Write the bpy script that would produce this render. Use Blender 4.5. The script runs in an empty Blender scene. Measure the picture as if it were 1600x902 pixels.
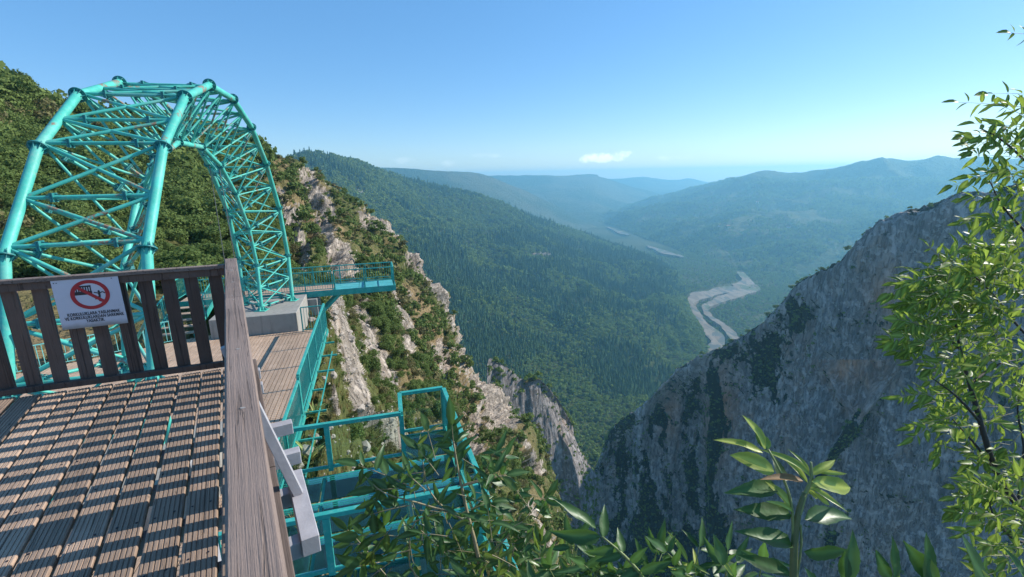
import bpy, math, random
import numpy as np
from mathutils import Vector, Matrix
R = math.radians
random.seed(7); rng = np.random.default_rng(11)
scene = bpy.context.scene
C = scene.collection

# ------------------------------------------------------------------ camera
PITCH, ROLL, FPX = R(13.13), R(-1.187), 748.0
FW = Vector((0, math.cos(PITCH), -math.sin(PITCH))); UP0 = Vector((0, math.sin(PITCH), math.cos(PITCH))); RT0 = Vector((1, 0, 0))
RT = RT0*math.cos(ROLL) + UP0*math.sin(ROLL); UP = -RT0*math.sin(ROLL) + UP0*math.cos(ROLL)
cd = bpy.data.cameras.new('camera'); cam = bpy.data.objects.new('camera', cd); C.objects.link(cam)
M4 = Matrix.Identity(4)
for i in range(3): M4[i][0], M4[i][1], M4[i][2] = RT[i], UP[i], -FW[i]
cam.matrix_world = M4
cd.sensor_width = 36; cd.lens = 36*FPX/1600; cd.clip_start = .05; cd.clip_end = 60000
scene.camera = cam
def sight(u, v, d):                                   # survey: the point seen in that direction at that distance
    return FW*d + RT*((u-800)/FPX*d) + UP*((451-v)/FPX*d)
def sight_z(u, v, z):
    k = sight(u, v, 1.0); return k*(z/k.z)
def to_px(P):
    P = np.asarray(P, float); d = P@np.array(FW)
    return 800+FPX*(P@np.array(RT))/d, 451-FPX*(P@np.array(UP))/d, d

# ------------------------------------------------------------------ sky, sun, exposure
SUN_AZ, SUN_EL = R(21), R(31.5)                          # azimuth from +X towards +Y
sun_dir = Vector((math.cos(SUN_AZ)*math.cos(SUN_EL), math.sin(SUN_AZ)*math.cos(SUN_EL), math.sin(SUN_EL)))
w = bpy.data.worlds.new('World'); scene.world = w; w.use_nodes = True
nt = w.node_tree; nt.nodes.clear()
out = nt.nodes.new('ShaderNodeOutputWorld'); bg = nt.nodes.new('ShaderNodeBackground'); bg.inputs[1].default_value = .115
sky = nt.nodes.new('ShaderNodeTexSky'); sky.sky_type = 'NISHITA'; sky.sun_disc = False
sky.sun_elevation = SUN_EL; sky.sun_rotation = math.pi/2-SUN_AZ; sky.altitude = 900; sky.air_density = 1.0; sky.dust_density = .35; sky.ozone_density = 2.2
tc = nt.nodes.new('ShaderNodeTexCoord')
def wn(t, **k):
    n = nt.nodes.new(t)
    for a, b in k.items(): setattr(n, a, b)
    return n
def wmath(op, a, b=None, c=None):
    n = wn('ShaderNodeMath', operation=op)
    for i, x in enumerate((a, b, c)):
        if x is None: continue
        if isinstance(x, (int, float)): n.inputs[i].default_value = x
        else: nt.links.new(x, n.inputs[i])
    return n.outputs[0]
def wdot(vec):
    n = wn('ShaderNodeVectorMath', operation='DOT_PRODUCT'); nt.links.new(tc.outputs['Generated'], n.inputs[0]); n.inputs[1].default_value = vec
    return n.outputs['Value']
noi = wn('ShaderNodeTexNoise'); noi.inputs['Scale'].default_value = 55; noi.inputs['Detail'].default_value = 6; noi.inputs['Roughness'].default_value = .6
nt.links.new(tc.outputs['Generated'], noi.inputs['Vector'])
tot = None
for (u, v, a, b, s) in ((938, 247, 42, 8, .75), (972, 241, 20, 6, .6), (765, 243, 26, 4, .14), (1050, 247, 26, 4, .18), (628, 251, 22, 5, .12), (700, 256, 14, 6, .15)):
    D = sight(u, v, 1).normalized(); Rr = D.cross(Vector((0, 0, 1))).normalized(); Uu = Rr.cross(D)
    k = 1/(FPX*1.05)
    x = wmath('DIVIDE', wmath('SUBTRACT', wdot(Rr), D.dot(Rr)), a*k); y = wmath('DIVIDE', wmath('SUBTRACT', wdot(Uu), D.dot(Uu)), b*k)
    q = wmath('SUBTRACT', 1.1, wmath('ADD', wmath('MULTIPLY', x, x), wmath('MULTIPLY', y, y)))
    q = wmath('ADD', q, wmath('MULTIPLY', wmath('SUBTRACT', noi.outputs['Fac'], .55), 4.0))
    q = wmath('MULTIPLY', wmath('MULTIPLY', wmath('MINIMUM', wmath('MAXIMUM', q, 0), 1), s), wmath('GREATER_THAN', wdot(D), .9))
    tot = q if tot is None else wmath('MAXIMUM', tot, q)
hs = wn('ShaderNodeHueSaturation'); hs.inputs['Saturation'].default_value = 1.25; nt.links.new(sky.outputs[0], hs.inputs['Color'])
ev = wn('ShaderNodeMix', data_type='RGBA'); ev.inputs[0].default_value = .38; nt.links.new(hs.outputs[0], ev.inputs[6]); ev.inputs[7].default_value = (1.15, 2.9, 5.6, 1)   # evenly scattered summer light
mx = wn('ShaderNodeMix', data_type='RGBA'); nt.links.new(wmath('MULTIPLY', tot, .8), mx.inputs[0]); nt.links.new(ev.outputs[2], mx.inputs[6]); mx.inputs[7].default_value = (9.5, 9.8, 10.2, 1)
nt.links.new(mx.outputs[2], bg.inputs[0]); nt.links.new(bg.outputs[0], out.inputs[0])
sl = bpy.data.lights.new('sun', 'SUN'); so = bpy.data.objects.new('sun', sl); C.objects.link(so)
sl.energy = 4.2; sl.angle = R(.53); sl.color = (1, .955, .87); so.location = (60, 20, 60)
so.rotation_euler = (-sun_dir).to_track_quat('-Z', 'Y').to_euler()
vs = scene.view_settings; vs.view_transform = 'Standard'; vs.look = 'None'; vs.exposure = .6; vs.gamma = 1
scene.cycles.max_bounces = 6; scene.cycles.transparent_max_bounces = 12; scene.cycles.volume_bounces = 2

# ------------------------------------------------------------------ naming helpers
def tag(o, label=None, cat=None, group=None, kind=None):
    if label: o['label'] = label
    if cat: o['category'] = cat
    if group: o['group'] = group
    if kind: o['kind'] = kind
    return o
def empty(name, loc, label, cat, group=None):
    o = bpy.data.objects.new(name, None); C.objects.link(o); o.location = loc; o.empty_display_size = .2
    return tag(o, label, cat, group)
def link(name, me, parent=None, mat=None, M=None, kind=None):
    o = bpy.data.objects.new(name, me); C.objects.link(o)
    if mat is not None and not me.materials: me.materials.append(mat)
    if M is not None: o.matrix_world = M
    if parent is not None:
        o.parent = parent; o.matrix_parent_inverse = Matrix.Translation(-Vector(parent.location))
    if kind: o['kind'] = kind
    return o
class MB:
    def __init__(s): s.v = []; s.f = []
    def add(s, v, f):
        b = len(s.v); s.v += [tuple(x) for x in v]; s.f += [tuple(b+i for i in q) for q in f]
    def obox(s, c, X, Y, Z):                           # centre and three half-axes
        c, X, Y, Z = map(Vector, (c, X, Y, Z))
        v = [c+X*a+Y*b+Z*d for a, b, d in ((-1,-1,-1),(1,-1,-1),(1,1,-1),(-1,1,-1),(-1,-1,1),(1,-1,1),(1,1,1),(-1,1,1))]
        s.add(v, [(0,3,2,1),(4,5,6,7),(0,1,5,4),(1,2,6,5),(2,3,7,6),(3,0,4,7)])
    def bar(s, a, b, w, h, up=(0, 0, 1)):
        a, b = Vector(a), Vector(b); d = b-a; X = d.normalized(); Y = Vector(up).cross(X)
        if Y.length < 1e-4: Y = Vector((1, 0, 0)).cross(X)
        Y.normalize(); Z = X.cross(Y)
        s.obox((a+b)/2, d/2, Y*w/2, Z*h/2)
    def tube(s, a, b, r, r2=None, n=10, cap=True):
        a, b = Vector(a), Vector(b); r2 = r if r2 is None else r2
        X = (b-a).normalized(); Y = X.orthogonal().normalized(); Z = X.cross(Y)
        v = [a+(Y*math.cos(t)+Z*math.sin(t))*r for t in [2*math.pi*i/n for i in range(n)]] + [b+(Y*math.cos(t)+Z*math.sin(t))*r2 for t in [2*math.pi*i/n for i in range(n)]]
        f = [(i, (i+1) % n, n+(i+1) % n, n+i) for i in range(n)]
        if cap: f += [tuple(range(n-1, -1, -1)), tuple(range(n, 2*n))]
        s.add(v, f)
    def poly(s, pts, rads, n=8):                       # one continuous tapering tube
        P = [Vector(p) for p in pts]; v = []; f = []; X = (P[1]-P[0]).normalized(); Y = X.orthogonal().normalized()
        for i, p in enumerate(P):
            X = (P[min(i+1, len(P)-1)]-P[max(i-1, 0)]).normalized(); Y = (Y-X*Y.dot(X)).normalized(); Z = X.cross(Y)
            v += [p+(Y*math.cos(t)+Z*math.sin(t))*rads[i] for t in [2*math.pi*k/n for k in range(n)]]
            if i: f += [((i-1)*n+k, (i-1)*n+(k+1) % n, i*n+(k+1) % n, i*n+k) for k in range(n)]
        f.append(tuple(range((len(P)-1)*n, len(P)*n))); s.add(v, f)
    def mesh(s, name, smooth=False):
        me = bpy.data.meshes.new(name); me.from_pydata(s.v, [], s.f); me.update()
        if smooth: me.polygons.foreach_set('use_smooth', [len(p.vertices) == 4 for p in me.polygons])
        return me
    def build(s, name, mat, parent=None, smooth=False, kind=None): return link(name, s.mesh(name, smooth), parent, mat, None, kind)
def bevel(o, w=.004, seg=1):
    m = o.modifiers.new('edge', 'BEVEL'); m.width = w; m.segments = seg; m.limit_method = 'ANGLE'; return o
_cyl = {}
def cyl_mesh(mat, n=12):
    k = (mat.name, n)
    if k not in _cyl:
        b = MB(); b.tube((0, 0, 0), (0, 0, 1), 1, n=n); me = b.mesh('tube', True); me.materials.append(mat); _cyl[k] = me
    return _cyl[k]
def pipe(name, a, b, r, mat, parent, n=12):
    a, b = Vector(a), Vector(b); d = b-a
    M = Matrix.Translation(a) @ d.to_track_quat('Z', 'Y').to_matrix().to_4x4() @ Matrix.Diagonal((r, r, d.length, 1))
    return link(name, cyl_mesh(mat, n), parent, None, M)

# ------------------------------------------------------------------ materials
class NT:
    def __init__(s, name):
        s.m = bpy.data.materials.new(name); s.m.use_nodes = True; s.t = s.m.node_tree; s.t.nodes.clear()
        s.o = s.n('ShaderNodeOutputMaterial'); s.pos = s.n('ShaderNodeNewGeometry').outputs['Position']
    def n(s, t, **k):
        x = s.t.nodes.new(t)
        for a, b in k.items(): setattr(x, a, b)
        return x
    def set(s, sock, x):
        if hasattr(x, 'is_output') or isinstance(x, bpy.types.NodeSocket): s.t.links.new(x, sock)
        elif x is not None: sock.default_value = x
    def mapping(s, scale=(1, 1, 1), rot=(0, 0, 0), vec=None):
        m = s.n('ShaderNodeMapping'); s.set(m.inputs['Vector'], vec or s.pos); m.inputs['Scale'].default_value = scale; m.inputs['Rotation'].default_value = rot; return m.outputs[0]
    def noise(s, scale, vec=None, detail=5, rough=.6, dist=0):
        x = s.n('ShaderNodeTexNoise'); s.set(x.inputs['Vector'], vec or s.pos); x.inputs['Scale'].default_value = scale; x.inputs['Detail'].default_value = detail; x.inputs['Roughness'].default_value = rough; x.inputs['Distortion'].default_value = dist; return x.outputs['Fac']
    def vor(s, scale, vec=None, feat='F1'):
        x = s.n('ShaderNodeTexVoronoi', feature=feat); s.set(x.inputs['Vector'], vec or s.pos); x.inputs['Scale'].default_value = scale; return x.outputs['Distance'], (x.outputs['Color'] if feat == 'F1' else None)
    def math(s, op, a, b=None, clamp=False):
        x = s.n('ShaderNodeMath', operation=op, use_clamp=clamp); s.set(x.inputs[0], a); s.set(x.inputs[1], b); return x.outputs[0]
    def ramp(s, fac, a, b, lo=0., hi=1.):
        x = s.n('ShaderNodeMapRange', interpolation_type='SMOOTHSTEP'); s.set(x.inputs[0], fac); x.inputs[1].default_value = a; x.inputs[2].default_value = b; x.inputs[3].default_value = lo; x.inputs[4].default_value = hi; return x.outputs[0]
    def mix(s, f, a, b, mode='MIX'):
        x = s.n('ShaderNodeMix', data_type='RGBA', blend_type=mode); s.set(x.inputs[0], f)
        for i, c in ((6, a), (7, b)): s.set(x.inputs[i], (*c, 1) if isinstance(c, tuple) and len(c) == 3 else c)
        return x.outputs[2]
    def attr(s, name): return s.n('ShaderNodeAttribute', attribute_name=name).outputs['Fac']
    def bump(s, h, dist=.01, strength=1., normal=None):
        b = s.n('ShaderNodeBump'); b.inputs['Strength'].default_value = strength; b.inputs['Distance'].default_value = dist; s.set(b.inputs['Height'], h); s.set(b.inputs['Normal'], normal); return b.outputs[0]
    def pbr(s, col, rough=.6, normal=None, metal=0., spec=.5):
        p = s.n('ShaderNodeBsdfPrincipled'); s.set(p.inputs['Base Color'], (*col, 1) if isinstance(col, tuple) and len(col) == 3 else col); s.set(p.inputs['Roughness'], rough); s.set(p.inputs['Normal'], normal); p.inputs['Metallic'].default_value = metal; p.inputs['Specular IOR Level'].default_value = spec
        return p.outputs[0]
    def done(s, sh): s.t.links.new(sh, s.o.inputs['Surface']); return s.m

def m_teal(rust=.5, name='teal_paint', col=(.058, .40, .325)):
    t = NT(name)
    n1 = t.noise(2.3, detail=4); n2 = t.noise(14, detail=5, rough=.7); n3 = t.noise(60, detail=2)
    c = t.mix(t.ramp(n1, .35, .7), col, tuple(x*1.25+.012 for x in col))
    c = t.mix(t.ramp(n2, .50, .72, 0, .5), c, (.24, .47, .41)); c = t.mix(t.ramp(t.noise(.9, t.mapping((1, 1, .35)), 5, .7), .5, .68, 0, .35 if rust > 0 else .1), c, (.33, .47, .41))
    f = t.math('MULTIPLY', t.ramp(t.noise(.85, detail=4), .62-.1*rust, .67-.1*rust), t.ramp(n2, .40, .54))
    c = t.mix(t.math('MULTIPLY', f, .9 if rust > 0 else 0.), c, t.mix(n3, (.20, .06, .03), (.36, .2, .13)))
    return t.done(t.pbr(c, t.ramp(n2, .3, .8, .42, .68), t.bump(n3, .0015, .5), spec=.35))
def m_wood(name, base, dark, ang, sc=1., CRK=.75, rough=.8, vert=False, var=1.):
    t = NT(name)
    L = t.mapping((1, 1, 1), (0, math.pi/2, 0) if vert else (0, 0, -ang))              # x runs along the grain
    g = t.noise(1.0*sc, t.mapping((1.6, 55, 55), vec=L), 6, .7); g2 = t.noise(1, t.mapping((4*sc, 300*sc, 200*sc), vec=L), 5, .75); g3 = t.noise(2.2, detail=4)
    crack = t.ramp(t.noise(1, t.mapping((1.1, 60, 60), vec=L), 4, .55, .8), .60, .63)
    info = t.n('ShaderNodeObjectInfo').outputs['Random']
    c = t.mix(g, tuple(x*.72 for x in base), tuple(x*1.25 for x in base))
    c = t.mix(t.ramp(g2, .35, .7, 0, .6), c, dark); c = t.mix(t.ramp(g3, .45, .75, 0, .5), c, tuple(x*1.3+.03 for x in base))
    c = t.mix(t.math('MULTIPLY', crack, CRK), c, tuple(x*.35 for x in dark))
    c = t.mix(t.ramp(info, .4, 1, 0, .5*var), c, tuple(x*.5 for x in base)); c = t.mix(t.ramp(info, .4, 0, 0, .35*var), c, tuple(min(1, x*1.45) for x in base)); c = t.mix(t.ramp(t.noise(.9, detail=5, rough=.7), .5, .72, 0, .4*var), c, tuple(x*.5 for x in base))
    kn = t.ramp(t.vor(5, t.mapping((1, 2.5, 2.5), vec=L))[0], .03, .09, .6, 0.); c = t.mix(kn, c, tuple(x*.4 for x in dark))
    h = t.math('SUBTRACT', t.math('ADD', g, g2), t.math('MULTIPLY', crack, 1.5))
    return t.done(t.pbr(c, rough, t.bump(h, .004, .9)))
def m_plain(name, col, rough=.5, var=.15, sc=6., bump=.002, metal=0.):
    t = NT(name); n = t.noise(sc, detail=6, rough=.7)
    return t.done(t.pbr(t.mix(n, tuple(x*(1-var) for x in col), tuple(min(1, x*(1+var)) for x in col)), rough, t.bump(t.noise(sc*8, detail=4), bump, .6), metal))
def m_concrete():
    t = NT('concrete'); n = t.noise(1.5, detail=7, rough=.7); st = t.noise(1, t.mapping((6, 6, .7)), 4)
    c = t.mix(n, (.22, .20, .175), (.40, .37, .33)); c = t.mix(t.ramp(st, .5, .7, 0, .5), c, (.16, .15, .14)); c = t.mix(t.ramp(t.vor(1.7)[0], .0, .06, .5, 0), c, (.12, .11, .10))
    return t.done(t.pbr(c, .85, t.bump(t.noise(25, detail=5), .006, .7)))
def m_glass():
    t = NT('floor_glass'); tr = t.n('ShaderNodeBsdfTransparent'); dirt = t.noise(1.3, detail=6, rough=.7)
    t.set(tr.inputs[0], (.72, .92, .87, 1)); gl = t.n('ShaderNodeBsdfGlossy'); gl.inputs['Roughness'].default_value = .03; gl.inputs['Color'].default_value = (.9, 1, .98, 1)
    fr = t.n('ShaderNodeFresnel'); fr.inputs[0].default_value = 1.5
    m = t.n('ShaderNodeMixShader'); t.set(m.inputs[0], fr.outputs[0]); t.set(m.inputs[1], tr.outputs[0]); t.set(m.inputs[2], gl.outputs[0])
    d = t.n('ShaderNodeBsdfDiffuse'); d.inputs[0].default_value = (.10, .28, .27, 1)
    m2 = t.n('ShaderNodeMixShader'); t.set(m2.inputs[0], t.ramp(dirt, .35, .75, .04, .17)); t.set(m2.inputs[1], m.outputs[0]); t.set(m2.inputs[2], d.outputs[0])
    return t.done(m2.outputs[0])
def m_clear():
    t = NT('rail_glass'); tr = t.n('ShaderNodeBsdfTransparent'); tr.inputs[0].default_value = (.90, .97, .95, 1); gl = t.n('ShaderNodeBsdfGlossy'); gl.inputs['Roughness'].default_value = .02
    fr = t.n('ShaderNodeFresnel'); fr.inputs[0].default_value = 1.45
    m = t.n('ShaderNodeMixShader'); t.set(m.inputs[0], t.math('MULTIPLY', fr.outputs[0], .7)); t.set(m.inputs[1], tr.outputs[0]); t.set(m.inputs[2], gl.outputs[0]); return t.done(m.outputs[0])
def m_leaf(name, c1, c2, gloss=.5, trans=.35, tcol=None, vein=False, spec=.3):
    t = NT(name); tint = t.attr('tint'); rnd = t.n('ShaderNodeObjectInfo').outputs['Random']
    f = t.math('ADD', t.math('MULTIPLY', tint, .5), t.math('MULTIPLY', rnd, .6), True)
    c = t.mix(f, c1, c2)
    nrm = None
    if vein:
        vv = t.attr('vein'); c = t.mix(t.ramp(vv, .4, 1, 0, .5), c, tuple(min(1, x*2.2+.03) for x in c2)); nrm = t.bump(t.noise(55, detail=2), .0015, .5)
    p = t.pbr(c, gloss, nrm, spec=spec)
    tl = t.n('ShaderNodeBsdfTranslucent'); t.set(tl.inputs[0], t.mix(.5, c, tcol or tuple(min(1, x*2) for x in c2)))
    m = t.n('ShaderNodeMixShader'); m.inputs[0].default_value = trans; t.set(m.inputs[1], p); t.set(m.inputs[2], tl.outputs[0]); return t.done(m.outputs[0])
def m_terrain(name, rockc=(.50, .425, .35), veg=(.055, .075, .022), veg2=(.10, .10, .03), soil=(.24, .15, .075), scale=1., bumpd=.6, stain=(.36, .22, .13), soilmix=.5, vertical=.35):
    t = NT(name); k = scale
    V = t.mapping((1, 1, vertical))
    n1 = t.noise(.08*k, V, 7, .65); n2 = t.noise(.35*k, V, 7, .7); n3 = t.noise(1.6*k, V, 5, .7); nl = t.noise(.02*k, detail=4)
    Vd = t.n('ShaderNodeVectorMath', operation='ADD'); t.set(Vd.inputs[0], V); nz = t.n('ShaderNodeTexNoise'); t.set(nz.inputs['Vector'], V); nz.inputs['Scale'].default_value = .25*k; nz.inputs['Detail'].default_value = 5; sc_ = t.n('ShaderNodeVectorMath', operation='SCALE'); t.set(sc_.inputs[0], nz.outputs['Color']); sc_.inputs['Scale'].default_value = 7/k; t.set(Vd.inputs[1], sc_.outputs[0]); Vw = t.mapping((1, 1, .55), vec=Vd.outputs[0])
    cr = t.vor(.11*k, Vw, 'DISTANCE_TO_EDGE')[0]; cr2 = t.math('MULTIPLY', t.ramp(t.noise(1.1*k, t.mapping((1, 1, vertical*.5)), 4, .6, .6), .40, .52), .1)
    c = t.mix(t.ramp(n2, .3, .7), tuple(x*.5 for x in rockc), tuple(min(1, x*1.3) for x in rockc)); c = t.mix(t.ramp(t.noise(.05*k, V, 6, .7), .42, .62, .55, 0), c, tuple(x*.42 for x in rockc))
    c = t.mix(t.ramp(n1, .5, .66, 0, .75), c, stain); c = t.mix(t.ramp(cr, 0, .05, .45, 0), c, tuple(x*.22 for x in rockc)); c = t.mix(t.ramp(cr2, 0, .1, .6, 0), c, tuple(x*.22 for x in rockc))
    c = t.mix(t.ramp(n3, .5, .75, 0, .45), c, (.13, .125, .10))
    c = t.mix(t.ramp(t.noise(.17*k, t.mapping((1, 1, .6)), 6, .7), .38, .60, .5, 0), c, tuple(x*.45 for x in rockc)); c = t.mix(t.ramp(t.noise(.45*k, detail=4), .54, .60, 0, .5), c, tuple(min(1, x*1.25) for x in rockc))
    c = t.mix(t.math('MULTIPLY', t.attr('iron'), t.ramp(n2, .3, .6, .5, 1.)), c, (.70, .36, .20))
    g = t.mix(n2, veg, veg2); g = t.mix(t.ramp(n3, .4, .7, 0, .6), g, tuple(x*.4 for x in veg)); g = t.mix(t.math('MULTIPLY', t.ramp(nl, .42, .62), soilmix), g, soil)
    f = t.math('ADD', t.attr('rock'), t.math('MULTIPLY', t.math('SUBTRACT', n2, .5), 1.1)); f = t.math('ADD', f, t.math('MULTIPLY', t.math('SUBTRACT', n3, .5), .6))
    f = t.ramp(f, .42, .58); col = t.mix(f, g, c)
    h = t.math('ADD', t.math('MULTIPLY', n2, 1.), t.math('MULTIPLY', n3, .45)); h = t.math('ADD', h, t.math('MULTIPLY', cr2, 6))
    return t.done(t.pbr(col, .92, t.bump(h, bumpd/k, .8), spec=.1))
teal = m_teal(.55); teal_clean = m_teal(-2, 'teal_railing_paint', (.025, .29, .25)); teal_dark = m_teal(-2, 'teal_joint_paint', (.015, .17, .17)); teal_floor = m_teal(-2, 'teal_plate_paint', (.06, .33, .33))
DIR_B = math.atan2(.865, -.502)                           # the boards of the upper deck run this way
wood_deck = m_wood('weathered_deck_wood', (.43, .30, .215), (.17, .115, .085), DIR_B, 1., .3)
wood_rail = m_wood('weathered_handrail_wood', (.205, .148, .120), (.09, .062, .05), DIR_B, .8)
wood_post = m_wood('dark_baluster_wood', (.135, .088, .068), (.05, .03, .026), 0., 1., .6, .8, True)
wood_low = m_wood('lower_deck_wood', (.50, .345, .24), (.26, .17, .12), R(106), .7, .3, .8, False, .35)
white_steel = m_plain('white_painted_steel', (.38, .365, .385), .6, .4, 7)
concrete = m_concrete(); glass = m_glass(); clear = m_clear()

# ------------------------------------------------------------------ noise
_perm = rng.permutation(512).astype(np.int64); _perm = np.concatenate([_perm, _perm, _perm])
_gr = rng.normal(size=(512, 3)); _gr /= np.linalg.norm(_gr, axis=1)[:, None]
def perlin(P):
    P = np.asarray(P, float); i = np.floor(P).astype(np.int64); f = P-i; i &= 511; u = f*f*f*(f*(f*6-15)+10)
    r = 0
    for a in (0, 1):
        for b in (0, 1):
            for c in (0, 1):
                h = _perm[_perm[_perm[(i[..., 0]+a) & 511]+((i[..., 1]+b) & 511)]+((i[..., 2]+c) & 511)] & 511
                g = _gr[h]; d = g[..., 0]*(f[..., 0]-a)+g[..., 1]*(f[..., 1]-b)+g[..., 2]*(f[..., 2]-c)
                wgt = (u[..., 0] if a else 1-u[..., 0])*(u[..., 1] if b else 1-u[..., 1])*(u[..., 2] if c else 1-u[..., 2]); r = r+wgt*d
    return r*1.5
def fbm(P, s, o=5, ridged=False, g=.5):
    r = 0; a = 1; n = 0; P = np.asarray(P)*np.asarray(s)
    for k in range(o):
        v = perlin(P*2**k+17.3*k); v = (1-2*np.abs(v)) if ridged else v
        r = r+a*v; n += a; a *= g
    return r/n

# ------------------------------------------------------------------ terrain sheets
def cr(P, n, axis):                                       # Catmull-Rom resampling along an axis
    P = np.moveaxis(P, axis, 0); m = len(P); t = np.linspace(0, m-1-1e-9, n); i = t.astype(int); f = (t-i).reshape(-1, *([1]*(P.ndim-1)))
    g = lambda k: P[np.clip(k, 0, m-1)]
    a, b, c, d = g(i-1), g(i), g(i+1), g(i+2)
    o = .5*((2*b)+(-a+c)*f+(2*a-5*b+4*c-d)*f*f+(-a+3*b-3*c+d)*f**3)
    return np.moveaxis(o, 0, axis)
def wpt(q):
    return np.array(q[1:], float) if q[0] == 'w' else np.array(sight(*q))
def sheet(name, rows, nu, nv, mat, disp=None, rock=None, label=None, flip=False, stainf=None):
    G = np.array([[wpt(q) for q in r] for r in rows]); G = cr(cr(G, nv, 0), nu, 1)
    def normals(G):
        N = np.cross(np.gradient(G, axis=1), np.gradient(G, axis=0)); N /= np.linalg.norm(N, axis=2)[..., None]+1e-9
        return -N if flip else N
    N = normals(G)
    if disp is not None: G = G+disp(G, N); N = normals(G)
    me = bpy.data.meshes.new(name); nvtx = nu*nv
    me.vertices.add(nvtx); me.vertices.foreach_set('co', G.reshape(-1))
    a = np.arange(nvtx).reshape(nv, nu); q = np.stack([a[:-1, :-1], a[:-1, 1:], a[1:, 1:], a[1:, :-1]], -1).reshape(-1, 4)
    if flip: q = q[:, ::-1]
    me.loops.add(q.size); me.loops.foreach_set('vertex_index', q.reshape(-1).astype(np.int32)); me.polygons.add(len(q))
    me.polygons.foreach_set('loop_start', np.arange(0, q.size, 4, dtype=np.int32)); me.polygons.foreach_set('loop_total', np.full(len(q), 4, np.int32))
    me.polygons.foreach_set('use_smooth', np.ones(len(q), bool)); me.update(calc_edges=True)
    rk = np.zeros((nv, nu)) if rock is None else rock(G, N)
    at = me.attributes.new('rock', 'FLOAT', 'POINT'); at.data.foreach_set('value', rk.reshape(-1).astype(np.float32))
    if stainf is not None: at = me.attributes.new('iron', 'FLOAT', 'POINT'); at.data.foreach_set('value', stainf(G).reshape(-1).astype(np.float32))
    o = link(name, me, None, mat); o['kind'] = 'structure'
    if label: o['label'] = label
    return G, N, rk
def seg_dist(u, v, pts):                                  # distance to a polyline
    best = np.full(u.shape, 1e9)
    for (x0, y0), (x1, y1) in zip(pts[:-1], pts[1:]):
        dx, dy = x1-x0, y1-y0; t = np.clip(((u-x0)*dx+(v-y0)*dy)/(dx*dx+dy*dy), 0, 1); best = np.minimum(best, np.hypot(u-x0-t*dx, v-y0-t*dy))
    return best
nV = Vector((math.cos(R(16)), math.sin(R(16)), 0)); eV = Vector((-math.sin(R(16)), math.cos(R(16)), 0))
def W(n, e, z): return nV*n+eV*e+Vector((0, 0, z))        # the axes of the lower platforms
def wl(n, e, z): p = W(n, e, z); return ('w', p.x, p.y, p.z)

# near hillside and canyon rim on the left
S1 = [[(-260, 540, 20), (-250, 400, 35), (-250, 200, 60), (-250, 70, 80)],
 [(0, 520, 21.5), (0, 380, 40), (0, 230, 65), (0, 141, 90)],
 [(130, 500, 24), (130, 380, 45), (130, 260, 75), (120, 176, 105)],
 [(300, 478, 28), (300, 380, 55), (290, 280, 90), (290, 212, 125)],
 [(400, 458, 30), (410, 380, 65), (405, 300, 105), (400, 240, 150)],
 [(460, 456, 31), (470, 390, 70), (470, 310, 120), (478, 255, 180)],
 [(503, 474, 27), (530, 410, 75), (545, 355, 130), (552, 312, 190)],
 [(520, 500, 24), (560, 440, 75), (600, 395, 140), (640, 370, 200)],
 [(530, 545, 21), (580, 490, 62), (640, 450, 120), (690, 442, 185)],
 [(520, 602, 17), (600, 560, 48), (670, 520, 105), (733, 520, 175)],
 [(505, 665, 14), (600, 640, 36), (690, 610, 85), (768, 580, 165)],
 [(485, 742, 12), (600, 720, 30), (720, 690, 72), (810, 625, 160)],
 [(475, 840, 10.5), (620, 820, 26), (750, 770, 62), (848, 680, 155)],
 [(505, 960, 9), (660, 930, 23), (790, 860, 55), (878, 770, 150)],
 [(560, 1100, 8.4), (720, 1060, 21), (840, 960, 48), (900, 870, 145)],
 [(650, 1400, 7.6), (800, 1300, 18), (900, 1150, 42), (925, 1000, 140)]]
U1 = [(-25,-5,-5), (-16,0,-6.5), (-12,2,-7.5), (-9,6,-8), (-7,9,-8.2), (-5,12,-8.3), (-4,10,-8.4), (-3,8,-8.5), (-2.5,6,-8.5), (-2,4,-8.5), (-1.5,3,-8.6), (-1,2,-8.8), (0,1,-9), (1,0,-9.3), (2,-2,-10), (3,-5,-11)]
rows = [[wl(*p) for p in U1]]+[[c[k] for c in S1] for k in range(4)]
bk = []
for i, c in enumerate(S1):
    p = np.array(sight(*c[3])); h = np.array([p[0], p[1], 0]); h /= np.linalg.norm(h)
    if i < 5: q = p+h*50+np.array([0, 0, -8])
    else: q = p+h*22+np.array([14, 0, -55 if i < 8 else -110])
    bk.append(('w', *q))
rows.append(bk)
strips = [([(482, 268), (500, 330), (522, 385), (532, 430)], 11), ([(538, 385), (556, 440), (565, 480)], 9), ([(518, 470), (545, 540), (566, 600), (572, 650)], 9), ([(520, 600), (528, 640)], 5), ([(505, 300), (525, 335)], 7),
 ([(588, 330), (600, 362)], 6), ([(575, 346), (640, 366), (688, 420)], 11), ([(650, 400), (690, 445), (705, 480)], 13), ([(735, 508), (752, 560), (770, 600), (785, 645)], 27), ([(765, 560), (800, 640)], 17),
 ([(618, 462), (640, 520), (650, 560)], 8), ([(600, 650), (625, 690)], 12), ([(690, 540), (702, 590)], 6), ([(742, 650), (748, 720)], 11), ([(800, 600), (850, 660), (872, 720), (888, 800)], 7), ([(820, 680), (846, 740)], 6),
 ([(440, 300), (450, 350), (470, 400)], 8), ([(560, 480), (600, 560), (615, 600)], 7), ([(830, 790), (860, 860)], 7), ([(460, 330), (480, 420)], 6), ([(370, 300), (350, 330)], 4)]
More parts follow.
